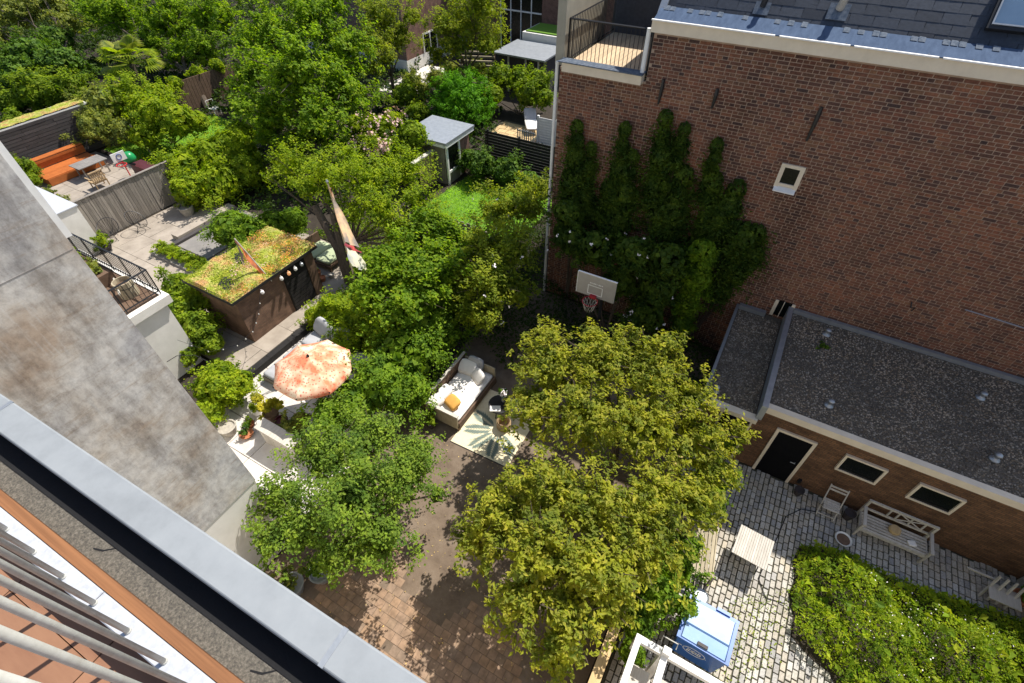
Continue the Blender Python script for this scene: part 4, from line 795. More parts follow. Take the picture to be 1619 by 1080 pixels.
cloth('pennant_upper', 'flag_pink', 6.2, 4.25, .04, .62, 0); cloth('pennant_stripe', 'flag_red', 4.25, 4.05, .62, .66, 1); cloth('pennant_tail', 'flag_white', 4.05, 3.3, .66, .72, 2)

# patio with parasol
pa = thing('parasol', 'round orange patterned parasol on the white patio', 'parasol', (-10.25, 5.85, 0))
C0 = (-10.22, 5.82); prof = [(math.cos(R(22.5+45*i))*1.2, math.sin(R(22.5+45*i))*1.2) for i in range(8)]
for i in range(8):
    a, b = prof[i], prof[(i+1) % 8]; vs = []; n = 5
    for k in range(n+1):
        s_ = k/n; z = 2.62-.50*s_**1.25
        for j in range(4):
            u = j/3; x = (a[0]*(1-u)+b[0]*u)*s_; y = (a[1]*(1-u)+b[1]*u)*s_; vs.append((C0[0]+x, C0[1]+y, z-.045*s_*math.sin(math.pi*u)))
    for j in range(4): x, y, z = vs[n*4+j]; vs.append((x, y, z-.12))
    MB().add(vs, [(k*4+j, k*4+j+1, k*4+j+5, k*4+j+4) for k in range(n+1) for j in range(3)]).build('cloth_panel', 'parasol_cloth', pa, smooth=True)
    MB().tube([(C0[0], C0[1], 2.58), (C0[0]+a[0]*.99, C0[1]+a[1]*.99, 2.09)], .009, 4).build('rib', 'black_metal', pa)
    MB().lathe((C0[0]+a[0]*1.01, C0[1]+a[1]*1.01, 2.06), [(.01, 0), (.025, .03), (.01, .06)], 6).build('rib_tip', 'black_metal', pa)
MB().tube([(-10.25, 5.85, .05), (C0[0], C0[1], 2.66)], .022, 8).build('pole', 'black_metal', pa); MB().lathe((-10.25, 5.85, .05), [(.26, 0), (.26, .05), (.06, .09), (.04, .3)], 16).build('base', 'dark_pot', pa)
MB().lathe((C0[0], C0[1], 2.62), [(.05, 0), (.03, .05), (.015, .08)], 8).build('finial', 'black_metal', pa)
bn = thing('sleeper_edge', 'long dark timber sleeper edging the patio towards the shed', 'timber edge', (-13.6, 6.8, 0))
for i in range(3): boxo('sleeper', 'black_wood', (-13.75, -13.5, 5.4+i*.95, 6.34+i*.95, .02, .3), bn)
so = thing('patio_sofa', 'grey lounge sofa half under the orange parasol', 'sofa', (-11.5, 7.6, 0))
boxo('frame', 'grey_wood', (-13.1, -10.0, 7.35, 8.15, .06, .3), so); boxo('frame', 'grey_wood', (-13.1, -12.3, 5.6, 7.34, .06, .3), so)
for x in (-13.05, -12.05, -11.05): MB().cush(x, x+.98, 7.36, 8.1, .3, .48).build('seat_cushion', 'cloth_grey', so, smooth=True)
for y in (5.62, 6.48): MB().cush(-13.05, -12.32, y, y+.84, .3, .48).build('seat_cushion', 'cloth_grey', so, smooth=True)
for x, a in ((-12.6, .3), (-11.6, -.2)): MB(Matrix.Translation((x, 8.0, .5)) @ Matrix.Rotation(-.5, 4, 'X') @ Matrix.Rotation(a, 4, 'Y')).cush(-.42, .42, -.1, .1, 0, .6).build('back_cushion', 'cloth_grey', so, smooth=True)
lt = thing('patio_table', 'low round white table under the orange parasol', 'table', (-10.9, 6.3, 0))
MB().lathe((-10.9, 6.3, .42), [(.45, 0), (.45, .04)], 24).build('top', 'white_paint', lt)
for a in (0, 2.1, 4.2): MB().tube([(-10.9+.35*math.cos(a), 6.3+.35*math.sin(a), .05), (-10.9+.2*math.cos(a), 6.3+.2*math.sin(a), .42)], .018, 6).build('leg', 'white_paint', lt)
pot(-12.3, 3.55, .05, .27, .36, 'stone_pot', 'round stone bowl with a hollow centre against the side wall')
pot(-11.95, 4.05, .05, .14, .16, 'terracotta', 'small terracotta bowl left of the yellow plant', 'leaf_mid', 120, .07, .2, 33)
pot(-11.75, 3.75, .05, .2, .12, 'terracotta', 'wide shallow terracotta bowl beside the stone bowl', 'leaf_dark', 90, .06, .18, 34)
pot(-10.95, 4.55, .05, .20, .42, 'wine_pot', 'dark wine red pot right of the yellow plant')
pot(-12.15, 4.5, .05, .16, .3, 'white_paint', 'small white pot behind the yellow plant', 'leaf_lime', 80, .06, .16, 35)
t = pot(-11.5, 4.6, .05, .24, .4, 'brown_wood', 'pot with a bright yellow leaved plant on the patio')
V, F = canopy(VEG['yellowpot'], 900, .10, 36); npmesh('plant', V, F, 'leaf_yellow', t)
ps = thing('planter_screen', 'low beige timber planter at the near end of the patio', 'planter', (-10.2, 4.0, 0))
for i in range(9): boxo('board', 'pale_wood', (-11.05+i*.165, -10.895+i*.165, 3.86, 3.9, .05, .85), ps)
boxo('cap', 'pale_wood', (-11.1, -9.55, 3.8, 4.2, .852, .9), ps); boxo('back', 'pale_wood', (-11.05, -9.6, 4.12, 4.16, .05, .85), ps)
go = thing('garden_bench', 'bench with two sage green cushions behind the shed', 'bench', (-16.2, 11.9, 0))
boxo('seat', 'brown_wood', (-17.2, -15.4, 11.3, 12.6, .28, .36), go)
for x in (-17.1, -15.5):
    for y in (11.35, 12.5): boxo('leg', 'brown_wood', (x, x+.07, y, y+.07, 0, .28), go)
MB().cush(-17.1, -16.32, 11.35, 12.5, .36, .52).build('cushion', 'cloth_sage', go, smooth=True); MB().cush(-16.28, -15.45, 11.35, 12.5, .36, .52).build('cushion', 'cloth_sage', go, smooth=True)
boxo('backrest', 'brown_wood', (-17.25, -17.18, 11.3, 12.6, .3, .85), go)
pot(-15.75, 10.85, 0, .18, .3, 'terracotta', 'orange terracotta pot at the corner of the shed', 'leaf_mid', 80, .06, .15, 37)
pot(-15.35, 10.75, 0, .14, .22, 'terracotta', 'small terracotta pot in front of the shed corner')
pot(-15.2, 11.1, 0, .13, .2, 'stone_pot', 'small pale pot near the green bench cushions')

# sedum roofed slat shed and orange sofa, upper left
ss = thing('slat_shed', 'long dark slatted shed with a yellow sedum roof at the left edge', 'shed', (-37.5, 10, 0))
boxo('core', 'black_wood', (-37.3, -36.42, 3.5, 14.2, 0, 2.42), ss)
for j in range(14):
    y = 3.5
    while y < 14.2:
        l = min(rr.uniform(1.6, 3.4), 14.2-y); boxo('slat', 'dark_slat', (-36.415, -36.37+rr.uniform(0, .012), y, y+l-.012, .05+j*.17, .2+j*.17), ss); y += l
boxo('roof_trim', 'white_paint', (-37.45, -36.38, 3.4, 14.25, 2.425, 2.5), ss)
n = 30; gx, gy = np.meshgrid(np.linspace(-37.3, -36.37, 24), np.linspace(3.5, 14.2, 60), indexing='ij'); gz = 2.53+rng.uniform(0, .06, gx.shape); i_ = np.arange(24*60).reshape(24, 60)
npmesh('sedum_roof', np.stack([gx, gy, gz], 2).reshape(-1, 3), np.stack([i_[:-1, :-1], i_[1:, :-1], i_[1:, 1:], i_[:-1, 1:]], 2).reshape(-1, 4), 'sedum', ss)
os_ = thing('orange_sofa', 'orange wooden corner bench sofa against the dark slat shed', 'sofa', (-35, 11, 0))
boxo('seat', 'orange_wood', (-35.5, -33.9, 9.55, 12.5, .06, .42), os_)
for i in range(6): boxo('seat_plank', 'orange_wood', (-34.85+i*.155, -34.71+i*.155, 9.5, 12.5, .422, .46), os_)
for i in range(3): boxo('back_plank', 'orange_wood', (-35.55+i*.03, -35.5+i*.03, 9.5, 12.5, .46+i*.14, .585+i*.14), os_)
boxo('back_top', 'orange_wood', (-35.9, -35.45, 9.5, 12.5, .90, .94), os_)
tt = thing('terrace_table', 'grey topped garden table in front of the orange sofa', 'table', (-33.3, 11.4, 0))
for i in range(5): boxo('plank', 'grey_slab', (-33.82+i*.2, -33.63+i*.2, 10.75, 12.3, .71, .75), tt)
for x in (-33.7, -32.95):
    for y in (10.9, 12.1): boxo('leg', 'grey_wood', (x, x+.06, y, y+.06, .03, .709), tt)
rc = thing('rattan_chair', 'worn rattan chair between garden table and board fence', 'chair', (-31.6, 10.9, 0))
boxo('seat', 'wicker', (-31.9, -31.3, 10.5, 11.2, .38, .44), rc)
for i in range(7): boxo('back_slat', 'wicker', (-31.32, -31.28, 10.5+i*.1, 10.56+i*.1, .44, .95), rc)
boxo('back_rail', 'wicker', (-31.34, -31.26, 10.48, 11.2, .951, 1.0), rc)
for x in (-31.88, -31.36):
    for y in (10.52, 11.14): boxo('leg', 'wicker', (x, x+.05, y, y+.05, .03, .38), rc)
for y in (10.47, 11.2): boxo('arm', 'wicker', (-31.9, -31.3, y-.03, y+.03, .62, .66), rc)
kh = thing('toy_hoop', 'red and white toy basketball hoop behind the board fence', 'toy hoop', (-30.2, 12.1, 0))
boxo('backboard', 'white_paint', (-30.5, -30.46, 11.6, 12.3, 1.3, 1.75), kh); MB().ring((-30.15, 11.75, 1.25), .24, .025, 18).build('rim', 'toy_red', kh)
MB().ring((-30.455, 11.95, 1.53), .13, .02, 14, tilt=math.pi/2).build('emblem', 'toy_blue', kh)
MB().tube([(-30.5, 12.0, .05), (-30.5, 12.0, 1.3)], .03, 6).build('pole', 'toy_red', kh); boxo('base', 'toy_red', (-30.9, -30.1, 11.7, 12.3, .03, .2), kh)
o = MB().lathe((-31.0, 12.6, .9), [(.02, .5), (.2, .46), (.3, .32), (.34, .16), (.3, .02), (.02, 0)], 14).build('green_ball', 'toy_green', None, smooth=True); tag(o, 'shiny green ball like toy above the toy hoop', 'ball')
o.data.transform(Matrix.Translation((0, 0, 0)))
b = boxo('toy_box', 'wine_pot', (-31.2, -29.7, 12.55, 13.2, .03, .7)); tag(b, 'dark red storage box under the green ball', 'box')
o = MB().tube([(-32.33, 14.43, 0), (-32.9, 14.3, 1.9)], .04, 6).build('leaning_post', 'grey_wood', None); tag(o, 'thin grey post leaning at the edge of the bright lawn', 'post')
wf = thing('far_timber_wall', 'reddish brown timber wall under the vine behind the lawn', 'fence', (-36, 21.5, 0))
for i in range(22): boxo('board', 'brown_wood', (-36.45, -36.4, 19+i*.24, 19.22+i*.24, 0, 2.0), wf)
gc = thing('white_garden_chair', 'white metal garden chair in the shade behind the lawn', 'chair', (-34.6, 20.6, 0))
boxo('seat', 'white_paint', (-34.9, -34.4, 20.3, 20.8, .42, .45), gc)
MB().tube([(-34.9, 20.3, 0), (-34.95, 20.3, .9), (-34.95, 20.8, .9), (-34.9, 20.8, 0)], .02, 5).build('back', 'white_paint', gc)
for y in (20.32, 20.78): MB().tube([(-34.42, y, 0), (-34.42, y, .42)], .018, 5).build('leg', 'white_paint', gc)
o = MB().lathe((-28.9, 8.2, .03), [(.3, 0), (.34, .3), (.3, .32), (.02, .3)], 12).build('grey_tub', 'zinc', None); tag(o, 'grey tub beside the white outbuilding', 'tub')

# ================================================================ OUR GARDEN
dbd = thing('daybed', 'wooden garden daybed with white mattress on the earth', 'daybed', (-6.6, 8.35, 0))
boxo('frame', 'brown_wood', (-7.28, -6.05, 7.25, 9.5, .18, .32), dbd)
for i in range(3): boxo('back_plank', 'brown_wood', (-7.31, -7.27, 7.22, 9.52, .36+i*.16, .5+i*.16), dbd)
boxo('back_cap', 'pale_wood', (-7.34, -7.25, 7.18, 9.58, .84, .88), dbd)
boxo('end_panel', 'bench_wood', (-7.24, -6.04, 7.19, 7.24, .1, .74), dbd); boxo('end_cap', 'pale_wood', (-7.24, -6.0, 7.16, 7.27, .742, .78), dbd); boxo('end_panel', 'bench_wood', (-7.24, -6.04, 9.5, 9.55, .1, .74), dbd)
for x in (-7.33, -6.08):
    for y in (7.2, 9.48): boxo('leg', 'brown_wood', (x, x+.07, y, y+.07, 0, .18 if x > -7 else .84), dbd)
boxo('front_plank', 'brown_wood', (-6.05, -6.0, 7.25, 9.5, .1, .24), dbd); boxo('front_plank', 'brown_wood', (-6.05, -6.0, 7.25, 9.5, .26, .36), dbd)
MB().cush(-7.22, -6.07, 7.28, 9.48, .33, .47, .12).build('mattress', 'cloth_white', dbd, smooth=True)
for x, y, rz, rx, w, m_, lab in ((-6.95, 9.22, .1, -.9, .62, 'cloth_white', 'large white pillow at the far daybed end by the backrest'), (-6.42, 9.05, -.5, -.7, .52, 'cloth_white', 'white square pillow turned at the far front corner'), (-6.75, 9.42, .0, -.3, .6, 'cloth_grey', 'grey pillow upright behind the white ones'),
        (-7.05, 7.5, 1.2, -.8, .5, 'cloth_white', 'white pillow at the near daybed end by the backrest'), (-7.02, 7.95, 1.5, -.7, .46, 'cloth_white', 'white pillow leaning on the daybed backrest'), (-6.55, 7.72, -.35, -1.15, .5, 'cloth_ochre', 'ochre yellow pillow on the white mattress')):
    o = MB(Matrix.Rotation(rz, 4, 'Z') @ Matrix.Rotation(rx, 4, 'X')).cush(-w/2, w/2, -.065, .065, -w*.42, w*.42, .2).build('pillow', m_, None, smooth=True); o.location = (x, y, .62 if 'upright' not in lab else .72); tag(o, lab, 'pillow', 'pillows on the daybed')
rg = thing('rug', 'cream outdoor rug with grey palm leaf shapes beside the daybed', 'rug', (-5.1, 7.8, 0))
MB(Matrix.Translation((-5.1, 7.9, 0)) @ Matrix.Rotation(.03, 4, 'Z')).box(-.98, 1.05, -1.1, 1.3, .008, .016).build('mat', 'rug_cream', rg)
MB(Matrix.Translation((-5.1, 7.9, 0)) @ Matrix.Rotation(.03, 4, 'Z')).box(-.98, 1.05, -1.13, -1.101, .008, .018).build('border', 'black_wood', rg)
for a0 in (3.6, 4.3, 5.0, 5.7, 2.9):
    q = MB(); cx_, cy_ = -4.95, 7.85
    for k in range(9):
        t_ = .2+k*.09; 
        for s_ in (1, -1):
            a = a0; bx, by = cx_+math.cos(a)*t_, cy_+math.sin(a)*t_; b = a+s_*.55; l = .42*(1-abs(k-3)*.09)
            ex, ey = bx+math.cos(b)*l, by+math.sin(b)*l; px_, py_ = -math.sin(b)*.035, math.cos(b)*.035
            ex = min(max(ex, -6.0), -4.1); ey = max(ey, 6.85)
            q.add([(bx, by, .021), ((bx+ex)/2+px_, (by+ey)/2+py_, .021), (ex, ey, .021), ((bx+ex)/2-px_, (by+ey)/2-py_, .021)], [(0, 1, 2, 3)])
    q.build('rug_leaf', 'rug_leaf_grey', rg)  # flat grey leaf shapes just above the mat
rt = thing('side_table', 'dark round side table between daybed and apple tree', 'table', (-5.25, 8.5, 0))
MB().lathe((-5.25, 8.5, .42), [(.38, 0), (.38, .035)], 22).build('top', 'black_wood', rt)
for a in (0, 1.57, 3.14, 4.71): MB().tube([(-5.25+.3*math.cos(a), 8.5+.3*math.sin(a), 0), (-5.25+.2*math.cos(a), 8.5+.2*math.sin(a), .42)], .016, 6).build('leg', 'black_metal', rt)
o = MB(Matrix.Translation((-5.28, 8.25, .46)) @ Matrix.Rotation(.5, 4, 'Z')).box(-.17, .17, -.11, .11, 0, .03).build('magazine', 'cloth_white', None); tag(o, 'white magazine lying on the dark side table', 'magazine')
vs = thing('flower_vase', 'glass vase with white flowers on the dark side table', 'vase', (-5.2, 8.65, .455))
MB().lathe((-5.2, 8.65, .455), [(.05, 0), (.075, .08), (.06, .18), (.07, .22)], 12).build('vase', 'zinc', vs)
V, F = canopy([(-5.2, 8.65, .85, .2)], 90, .09, 61); npmesh('stems', V, F, 'leaf_dark', vs)
V, F = canopy([(-5.2, 8.65, .93, .2)], 50, .09, 62, per=10); npmesh('blossom', V, F, 'petal_white', vs)
bs_ = thing('basket', 'woven basket stool on the rug next to the side table', 'basket', (-4.85, 8.05, 0))
MB().lathe((-4.85, 8.05, .02), [(.19, 0), (.23, .12), (.22, .3), (.2, .34), (.18, .3), (.17, .05)], 16).build('body', 'wicker', bs_)
for k in range(4): MB().ring((-4.85, 8.05, .06+k*.08), .228, .012, 18, 5).build('weave_band', 'wicker', bs_)
pot(-6.9, 6.95, 0, .17, .25, 'dark_pot', 'dark pot with a leafy plant at the near daybed corner', 'leaf_mid', 260, .08, .3, 38)
pot(-6.95, 1.15, 0, .30, .42, 'zinc', 'grey round planter nearest the metal roof edge', 'leaf_olive', 420, .08, .36, 39)
pot(-6.55, 1.75, 0, .28, .4, 'zinc', 'grey round planter behind the nearest one at the white wall', 'leaf_dark', 380, .08, .34, 40)

# fence between garden and courtyard
lf = thing('garden_fence', 'pale timber fence with a broad sunlit cap beside the courtyard', 'fence', (.36, 5, 0))
for i in range(64):
    boxo('board', 'fence_wood', (.33, .37, 1.2+i*.125, 1.31+i*.125, .02, 1.72), lf)
for i in range(4): boxo('cap_plank', 'fence_wood', (.25, .46, 1.2+i*2.0, 3.19+i*2.0, 1.725, 1.77), lf)
pg = thing('white_pergola', 'white painted timber frame at the bottom edge beside the bin', 'pergola', (1.6, 3.3, 0))
boxo('beam', 'white_paint', (.78, .90, .6, 3.68, 1.9, 2.05), pg); boxo('beam', 'white_paint', (.78, 5.0, 3.681, 3.81, 1.9, 2.05), pg); boxo('rafter', 'white_paint', (1.33, 1.46, .6, 3.68, 1.88, 2.03), pg)
boxo('cross_beam', 'white_paint', (1.461, 5.0, 2.95, 3.06, 1.88, 2.0), pg)
boxo('post', 'white_paint', (1.32, 1.47, 3.69, 3.83, 0, 2.18), pg); boxo('post', 'white_paint', (.78, .9, 3.69, 3.8, 0, 1.899), pg)
for i in range(5): boxo('shelf_board', 'pale_wood', (.92, 1.31, 1.0+i*.5, 1.46+i*.5, 1.3, 1.34), pg)
MB().tube([(1.25, 3.9, 2.06), (1.25, 3.98, 2.16), (1.55, 3.98, 2.16), (1.55, 3.9, 2.06)], .012, 5).build('bracket', 'galvanised', pg)
for b in ((.93, 4.9, 2.0, 2.9, .4, .46), (1.5, 4.9, 3.1, 3.6, .9, .94)): boxo('board', 'pale_wood', b, pg)

# ================================================================ COURTYARD
bi = thing('waste_container', 'blue wheeled waste container with pale lid and white oval mark', 'waste container', (2.18, 4.93, 0), rotz=R(-1.5))
q = MB(); q.hexa([(-.46, -.435, .14), (.46, -.435, .14), (.46, .36, .14), (-.46, .36, .14), (-.52, -.44, 1.1), (.52, -.44, 1.1), (.52, .48, 1.1), (-.52, .48, 1.1)]); bo = q.build('body', 'bin_blue', bi, True)
q = MB(); q.box(-.56, .56, -.462, -.435, 1.08, 1.16); q.box(-.56, .56, .455, .53, 1.06, 1.16); q.box(-.56, -.485, -.434, .454, 1.06, 1.16); q.box(.485, .56, -.434, .454, 1.06, 1.16); q.box(-.484, .484, -.434, .454, 1.101, 1.118); q.build('rim', 'bin_blue', bi, True)
q = MB(); q.hexa([(-.48, -.10, 1.15), (.48, -.10, 1.15), (.48, .45, 1.15), (-.48, .45, 1.15), (-.46, -.08, 1.20), (.46, -.08, 1.20), (.46, .43, 1.21), (-.46, .43, 1.21)]); li = q.build('lid', 'bin_lid', bi, True)
q = MB(); q.hexa([(-.48, -.43, 1.12), (.48, -.43, 1.12), (.48, -.115, 1.15), (-.48, -.115, 1.15), (-.46, -.41, 1.165), (.46, -.41, 1.165), (.46, -.125, 1.195), (-.46, -.125, 1.195)]); lf2 = q.build('lid_flap', 'bin_lid', bi, True)
boxo('flap_handle', 'dark_pot', (-.13, .09, -.41, -.34, 1.17, 1.21), lf2, True); boxo('hinge', 'bin_blue', (.05, .35, .50, .57, 1.161, 1.2), li, True)
for x in (-.36, .36):
    for y in (-.28, .3): MB(Matrix.Translation((x, y, .09)) @ Matrix.Rotation(math.pi/2, 4, 'Y')).lathe((0, 0, -.02), [(.08, 0), (.09, .01), (.09, .03), (.08, .04)], 14).build('wheel', 'black_metal', bi, True)
X = Matrix.Translation((-.08, -.444, .74)) @ Matrix.Rotation(R(90-.3), 4, 'X')
pts = [(math.cos(2*math.pi*i/28)*.24, math.sin(2*math.pi*i/28)*.17, .0) for i in range(28)]
lg = MB(X).tube(pts, .008, 4, True).build('oval_mark', 'white_paint', bo, True)
q = MB(X)
for i, (a, b) in enumerate(((-.15, .05), (-.11, .045), (-.06, .03), (-.02, .05), (.03, .035), (.08, .05), (.12, .03))): q.box(a, a+.014, -b*1.6, b*1.6, -.004, .006); q.box(a, a+.034, -.01+b, .01+b, -.004, .006); q.box(a+.01, a+.036, -.01-b, .01-b, -.004, .006)
q.build('mark_strokes', 'white_paint', bo, True)
q = MB(X); q.box(-.36, -.27, .02, .035, -.002, .006); q.box(-.40, -.385, .03, .05, -.002, .006); q.box(.26, .275, -.04, -.02, -.002, .006); q.build('small_print', 'white_paint', bo, True)

tb_ = thing('courtyard_table', 'square whitewashed slatted table in the sunny courtyard', 'table', (2.78, 7.57, 0), rotz=R(-4))
for i in range(15): boxo('top_slat', 'pale_wood', (-.42+i*.0562, -.37+i*.0562, -.43, .43, .72, .745), tb_, True)
for y in (-.36, .33): boxo('batten', 'bench_wood', (-.4, .4, y, y+.05, .685, .719), tb_, True)
for s_ in (-1, 1):
    for x in (-.33, .33): MB().tube([(x, -.34*s_, .02), (x, .34*s_, .69)], .016, 6).build('leg', 'black_metal', tb_, True)
sbn = thing('slat_bench', 'brown slatted bench at the courtyard fence under leaves', 'bench', (1.72, 7.1, 0), rotz=R(8))
for i in range(6): boxo('seat_slat', 'bench_wood', (-.30+i*.098, -.222+i*.098, -.78, .78, .40, .43), sbn, True)
for i in range(3): boxo('back_slat', 'bench_wood', (-.38-i*.03, -.35-i*.03, -.78, .78, .52+i*.13, .62+i*.13), sbn, True)
for y in (-.80, .73):
    boxo('arm', 'bench_wood', (-.38, .32, y, y+.06, .62, .66), sbn, True)
    for x in (-.36, .24): boxo('leg', 'bench_wood', (x, x+.06, y, y+.06, 0, .619), sbn, True)
boxo('front_rail', 'bench_wood', (.29, .32, -.73, .72, .30, .395), sbn, True)
o = MB().lathe((2.0, 5.95, .04), [(.17, 0), (.2, .2), (.19, .22), (.15, .2)], 14).build('small_bucket', 'zinc', None); tag(o, 'grey bucket between the slatted bench and the blue container', 'bucket')

wbn = thing('white_bench', 'white wooden bench with lattice back against the annex wall', 'bench', (6.0, 9.95, 0))
for i in range(6): boxo('seat_slat', 'pale_wood', (5.24, 6.76, 9.68+i*.092, 9.742+i*.092, .43, .455), wbn)
for x in (5.2, 6.74):
    boxo('front_leg', 'pale_wood', (x, x+.06, 9.66, 9.72, .04, .66), wbn); boxo('back_leg', 'pale_wood', (x, x+.06, 10.24, 10.30, .04, .98), wbn)
    boxo('arm', 'pale_wood', (x-.01, x+.07, 9.62, 10.24, .661, .70), wbn); boxo('side_rail', 'pale_wood', (x+.01, x+.05, 9.72, 10.24, .36, .42), wbn)
boxo('top_rail', 'pale_wood', (5.261, 6.739, 10.245, 10.295, .91, .98), wbn); boxo('mid_rail', 'pale_wood', (5.261, 6.739, 10.25, 10.29, .55, .61), wbn); boxo('front_rail', 'pale_wood', (5.261, 6.739, 9.665, 9.70, .34, .42), wbn)
for x in (5.73, 5.92, 6.22, 6.52): boxo('back_upright', 'pale_wood', (x, x+.04, 10.252, 10.285, .611, .909), wbn)
for s_ in (0, 1): MB().tube([(5.97, 10.27, .62 if s_ else .90), (6.52, 10.27, .90 if s_ else .62)], .018, 4).build('back_cross', 'pale_wood', wbn)
o = MB().lathe((6.0, 10.0, .455), [(.12, 0), (.15, .07), (.13, .13), (.02, .14)], 12).build('clay_bowl', 'fence_wood', None); tag(o, 'brown clay bowl on the seat of the white bench', 'bowl')
o = MB(Matrix.Translation((6.42, 9.85, .456)) @ Matrix.Rotation(.4, 4, 'Z')).cush(-.1, .1, -.08, .08, 0, .05).build('folded_cloth', 'cloth_white', None); tag(o, 'folded white cloth on the white bench seat', 'cloth')
fc = thing('folding_chair', 'white folding chair between annex door and white bench', 'chair', (4.5, 10.05, 0))
for x in (4.28, 4.72):
    MB().tube([(x, 9.82, .04), (x, 10.32, .92)], .017, 5).build('back_frame', 'pale_wood', fc); MB().tube([(x, 10.3, .04), (x, 9.82, .46)], .015, 5).build('leg', 'pale_wood', fc)
for i in range(5): boxo('seat_slat', 'pale_wood', (4.30, 4.70, 9.80+i*.075, 9.86+i*.075, .45, .468), fc)
for z, y in ((.86, 10.285), (.78, 10.24)): boxo('back_slat', 'pale_wood', (4.29, 4.71, y-.012, y+.012, z, z+.05), fc)
boxo('foot_rail', 'pale_wood', (4.29, 4.71, 9.84, 9.865, .08, .11), fc)
o = MB(); o.lathe((4.98, 9.33, .04), [(.13, 0), (.19, .10), (.215, .11), (.205, .13), (.17, .10), (.12, .02), (.01, .02)], 20); o = o.build('enamel_basin', 'white_paint', None); MB().lathe((4.98, 9.33, .135), [(.165, 0), (.165, .004)], 18).build('dark_disc', 'brown_wood', o, True); tag(o, 'white rimmed round basin on the courtyard bricks', 'basin')  # dark disc laid inside the white basin
pot(5.02, 10.1, .04, .14, .3, 'dark_pot', 'dark pot between folding chair and white bench'); pot(3.72, 10.2, .04, .13, .24, 'dark_pot', 'small black pot right of the annex door')
o = MB().ring((1.75, 9.95, .35), .28, .02, 20, 6, tilt=1.2).build('wheel_rim', 'grey_slab', None); tag(o, 'thin round wheel leaning in the dark left of the annex door', 'wheel')
o = MB().tube([(4.4, 9.9, .06), (3.9, 9.75, .06), (3.55, 9.3, .06), (3.45, 8.6, .06), (3.35, 8.1, .06), (3.2, 7.2, .06), (3.45, 6.8, .06), (3.9, 6.9, .06)], .012, 5).build('garden_hose', 'black_metal', None); tag(o, 'black garden hose snaking over the courtyard bricks', 'hose')
wc = thing('white_chair', 'broken white slatted chair at the far right of the courtyard', 'chair', (8.5, 9.75, 0))
for i in range(4): MB().tube([(8.1+i*.17, 9.5-i*.02, .05), (8.15+i*.17, 9.75, .8)], .03, 4).build('slat', 'pale_wood', wc)
boxo('rail', 'pale_wood', (7.6, 8.25, 9.78, 9.82, .5, .55), wc); boxo('seat', 'pale_wood', (8.1, 8.75, 9.3, 9.75, .4, .43), wc)
pot(8.85, 9.75, .04, .2, .35, 'terracotta', 'terracotta pot with dark leaves beside the broken white chair', 'leaf_dark', 120, .08, .25, 44)

# planting bed in the courtyard
pb = thing('planting_bed', 'overgrown sunlit bed of leafy plants on the courtyard right', 'plant bed', (6.2, 7.4, 0))
bed = [(4.0, 8.6), (3.9, 8.1), (4.02, 7.6), (3.92, 7.2), (4.1, 6.7), (4.15, 6.2), (4.6, 5.95), (5.0, 5.85), (5.4, 5.3), (9.0, 5.3), (9.0, 9.3), (8.2, 9.2), (6.5, 8.85), (5.2, 8.95), (4.5, 8.85)]
MB().prism(bed, 0, .06).build('earth', 'soil', pb)
hill = lambda x, y: .18+.55*np.clip(np.minimum.reduce([(x-3.95)*1.3, (9.05-y)*.9, x*0+1]), 0, 1)*(1+.35*np.sin(x*3.1+y*1.3)+.3*np.sin(y*4.3-x*1.7)+.2*np.sin(x*9+y*7))
tufts(bed, 24000, .5, .062, 'leaf_bed', 'leaves', pb, 51, hill=hill); tufts(bed, 900, .5, .17, 'leaf_bed', 'broad_leaves', pb, 52, hill=lambda x, y: hill(x, y)*1.08, W=.8)
tufts([(4.8, 6.3), (8, 6), (8, 8.4), (5.3, 8.5)], 160, .7, .035, 'petal_white', 'blossom', pb, 53, hill=lambda x, y: hill(x, y)*1.2+.05)

# ================================================================ PLANTS
v = VEG
tree('apple_tree', 'yellow green apple tree next to the gravel roofed annex', (-1.3, 8.3, 0), v['apple_far'], 22000, .115, 'leaf_apple', 101, .13, 'apple trees in the garden', per=13, tight=.10, twig=.16, W=.48)
tree('apple_tree', 'yellow green apple tree nearest the blue container', (-.75, 4.4, 0), v['apple_near'], 23500, .115, 'leaf_apple', 102, .13, 'apple trees in the garden', per=13, tight=.10, twig=.16, W=.48)
tree('pear_tree', 'dark green small leaved tree against the white side wall', (-6.3, 3.1, 0), v['pear'], 21000, .09, 'leaf_pear', 103, .09, per=18, tight=.13, fork=.5)
shrub('ivy_hedge', 'thick glossy green hedge between parasol patio and daybed', 'hedge', v['hedge'], 17000, .105, 'leaf_ivy', 104, spread=.2, twig=.2)
tree('maple_tree', 'fresh green broad leaved tree right of the flagpole', (-9.9, 9.9, 0), v['maple_small'], 17000, .14, 'leaf_maple', 105, .10, W=.75, spread=.2)
shrub('low_shrub', 'loose yellow green shrub between shed door and parasol', 'shrub', v['lowbush'], 5200, .09, 'leaf_lime', 106)
tree('flowering_tree', 'sunlit tree with a few white blossoms left of the brick corner', (-7.4, 12.0, 0), v['lilac'], 18000, .11, 'leaf_lilac', 107, .10, W=.6, blossom=(14, .06, 'petal_white'))
t = tree('old_cherry_tree', 'old tree with two thick leaning trunks behind the flagpole', (-14.2, 11.25, 0), v['cherry'], 17000, .11, 'leaf_lime', 108, .11, spread=.2, fork=.5)
MB().tube([(-14.25, 11.25, 0), (-14.7, 11.5, 1.4), (-15.85, 11.85, 2.9)], [.26, .21, .14], 9).build('leaning_trunk', 'bark', t); MB().tube([(-14.15, 11.25, 0), (-14.45, 11.5, 1.3), (-14.95, 11.9, 2.8)], [.24, .2, .13], 9).build('leaning_trunk', 'bark', t)
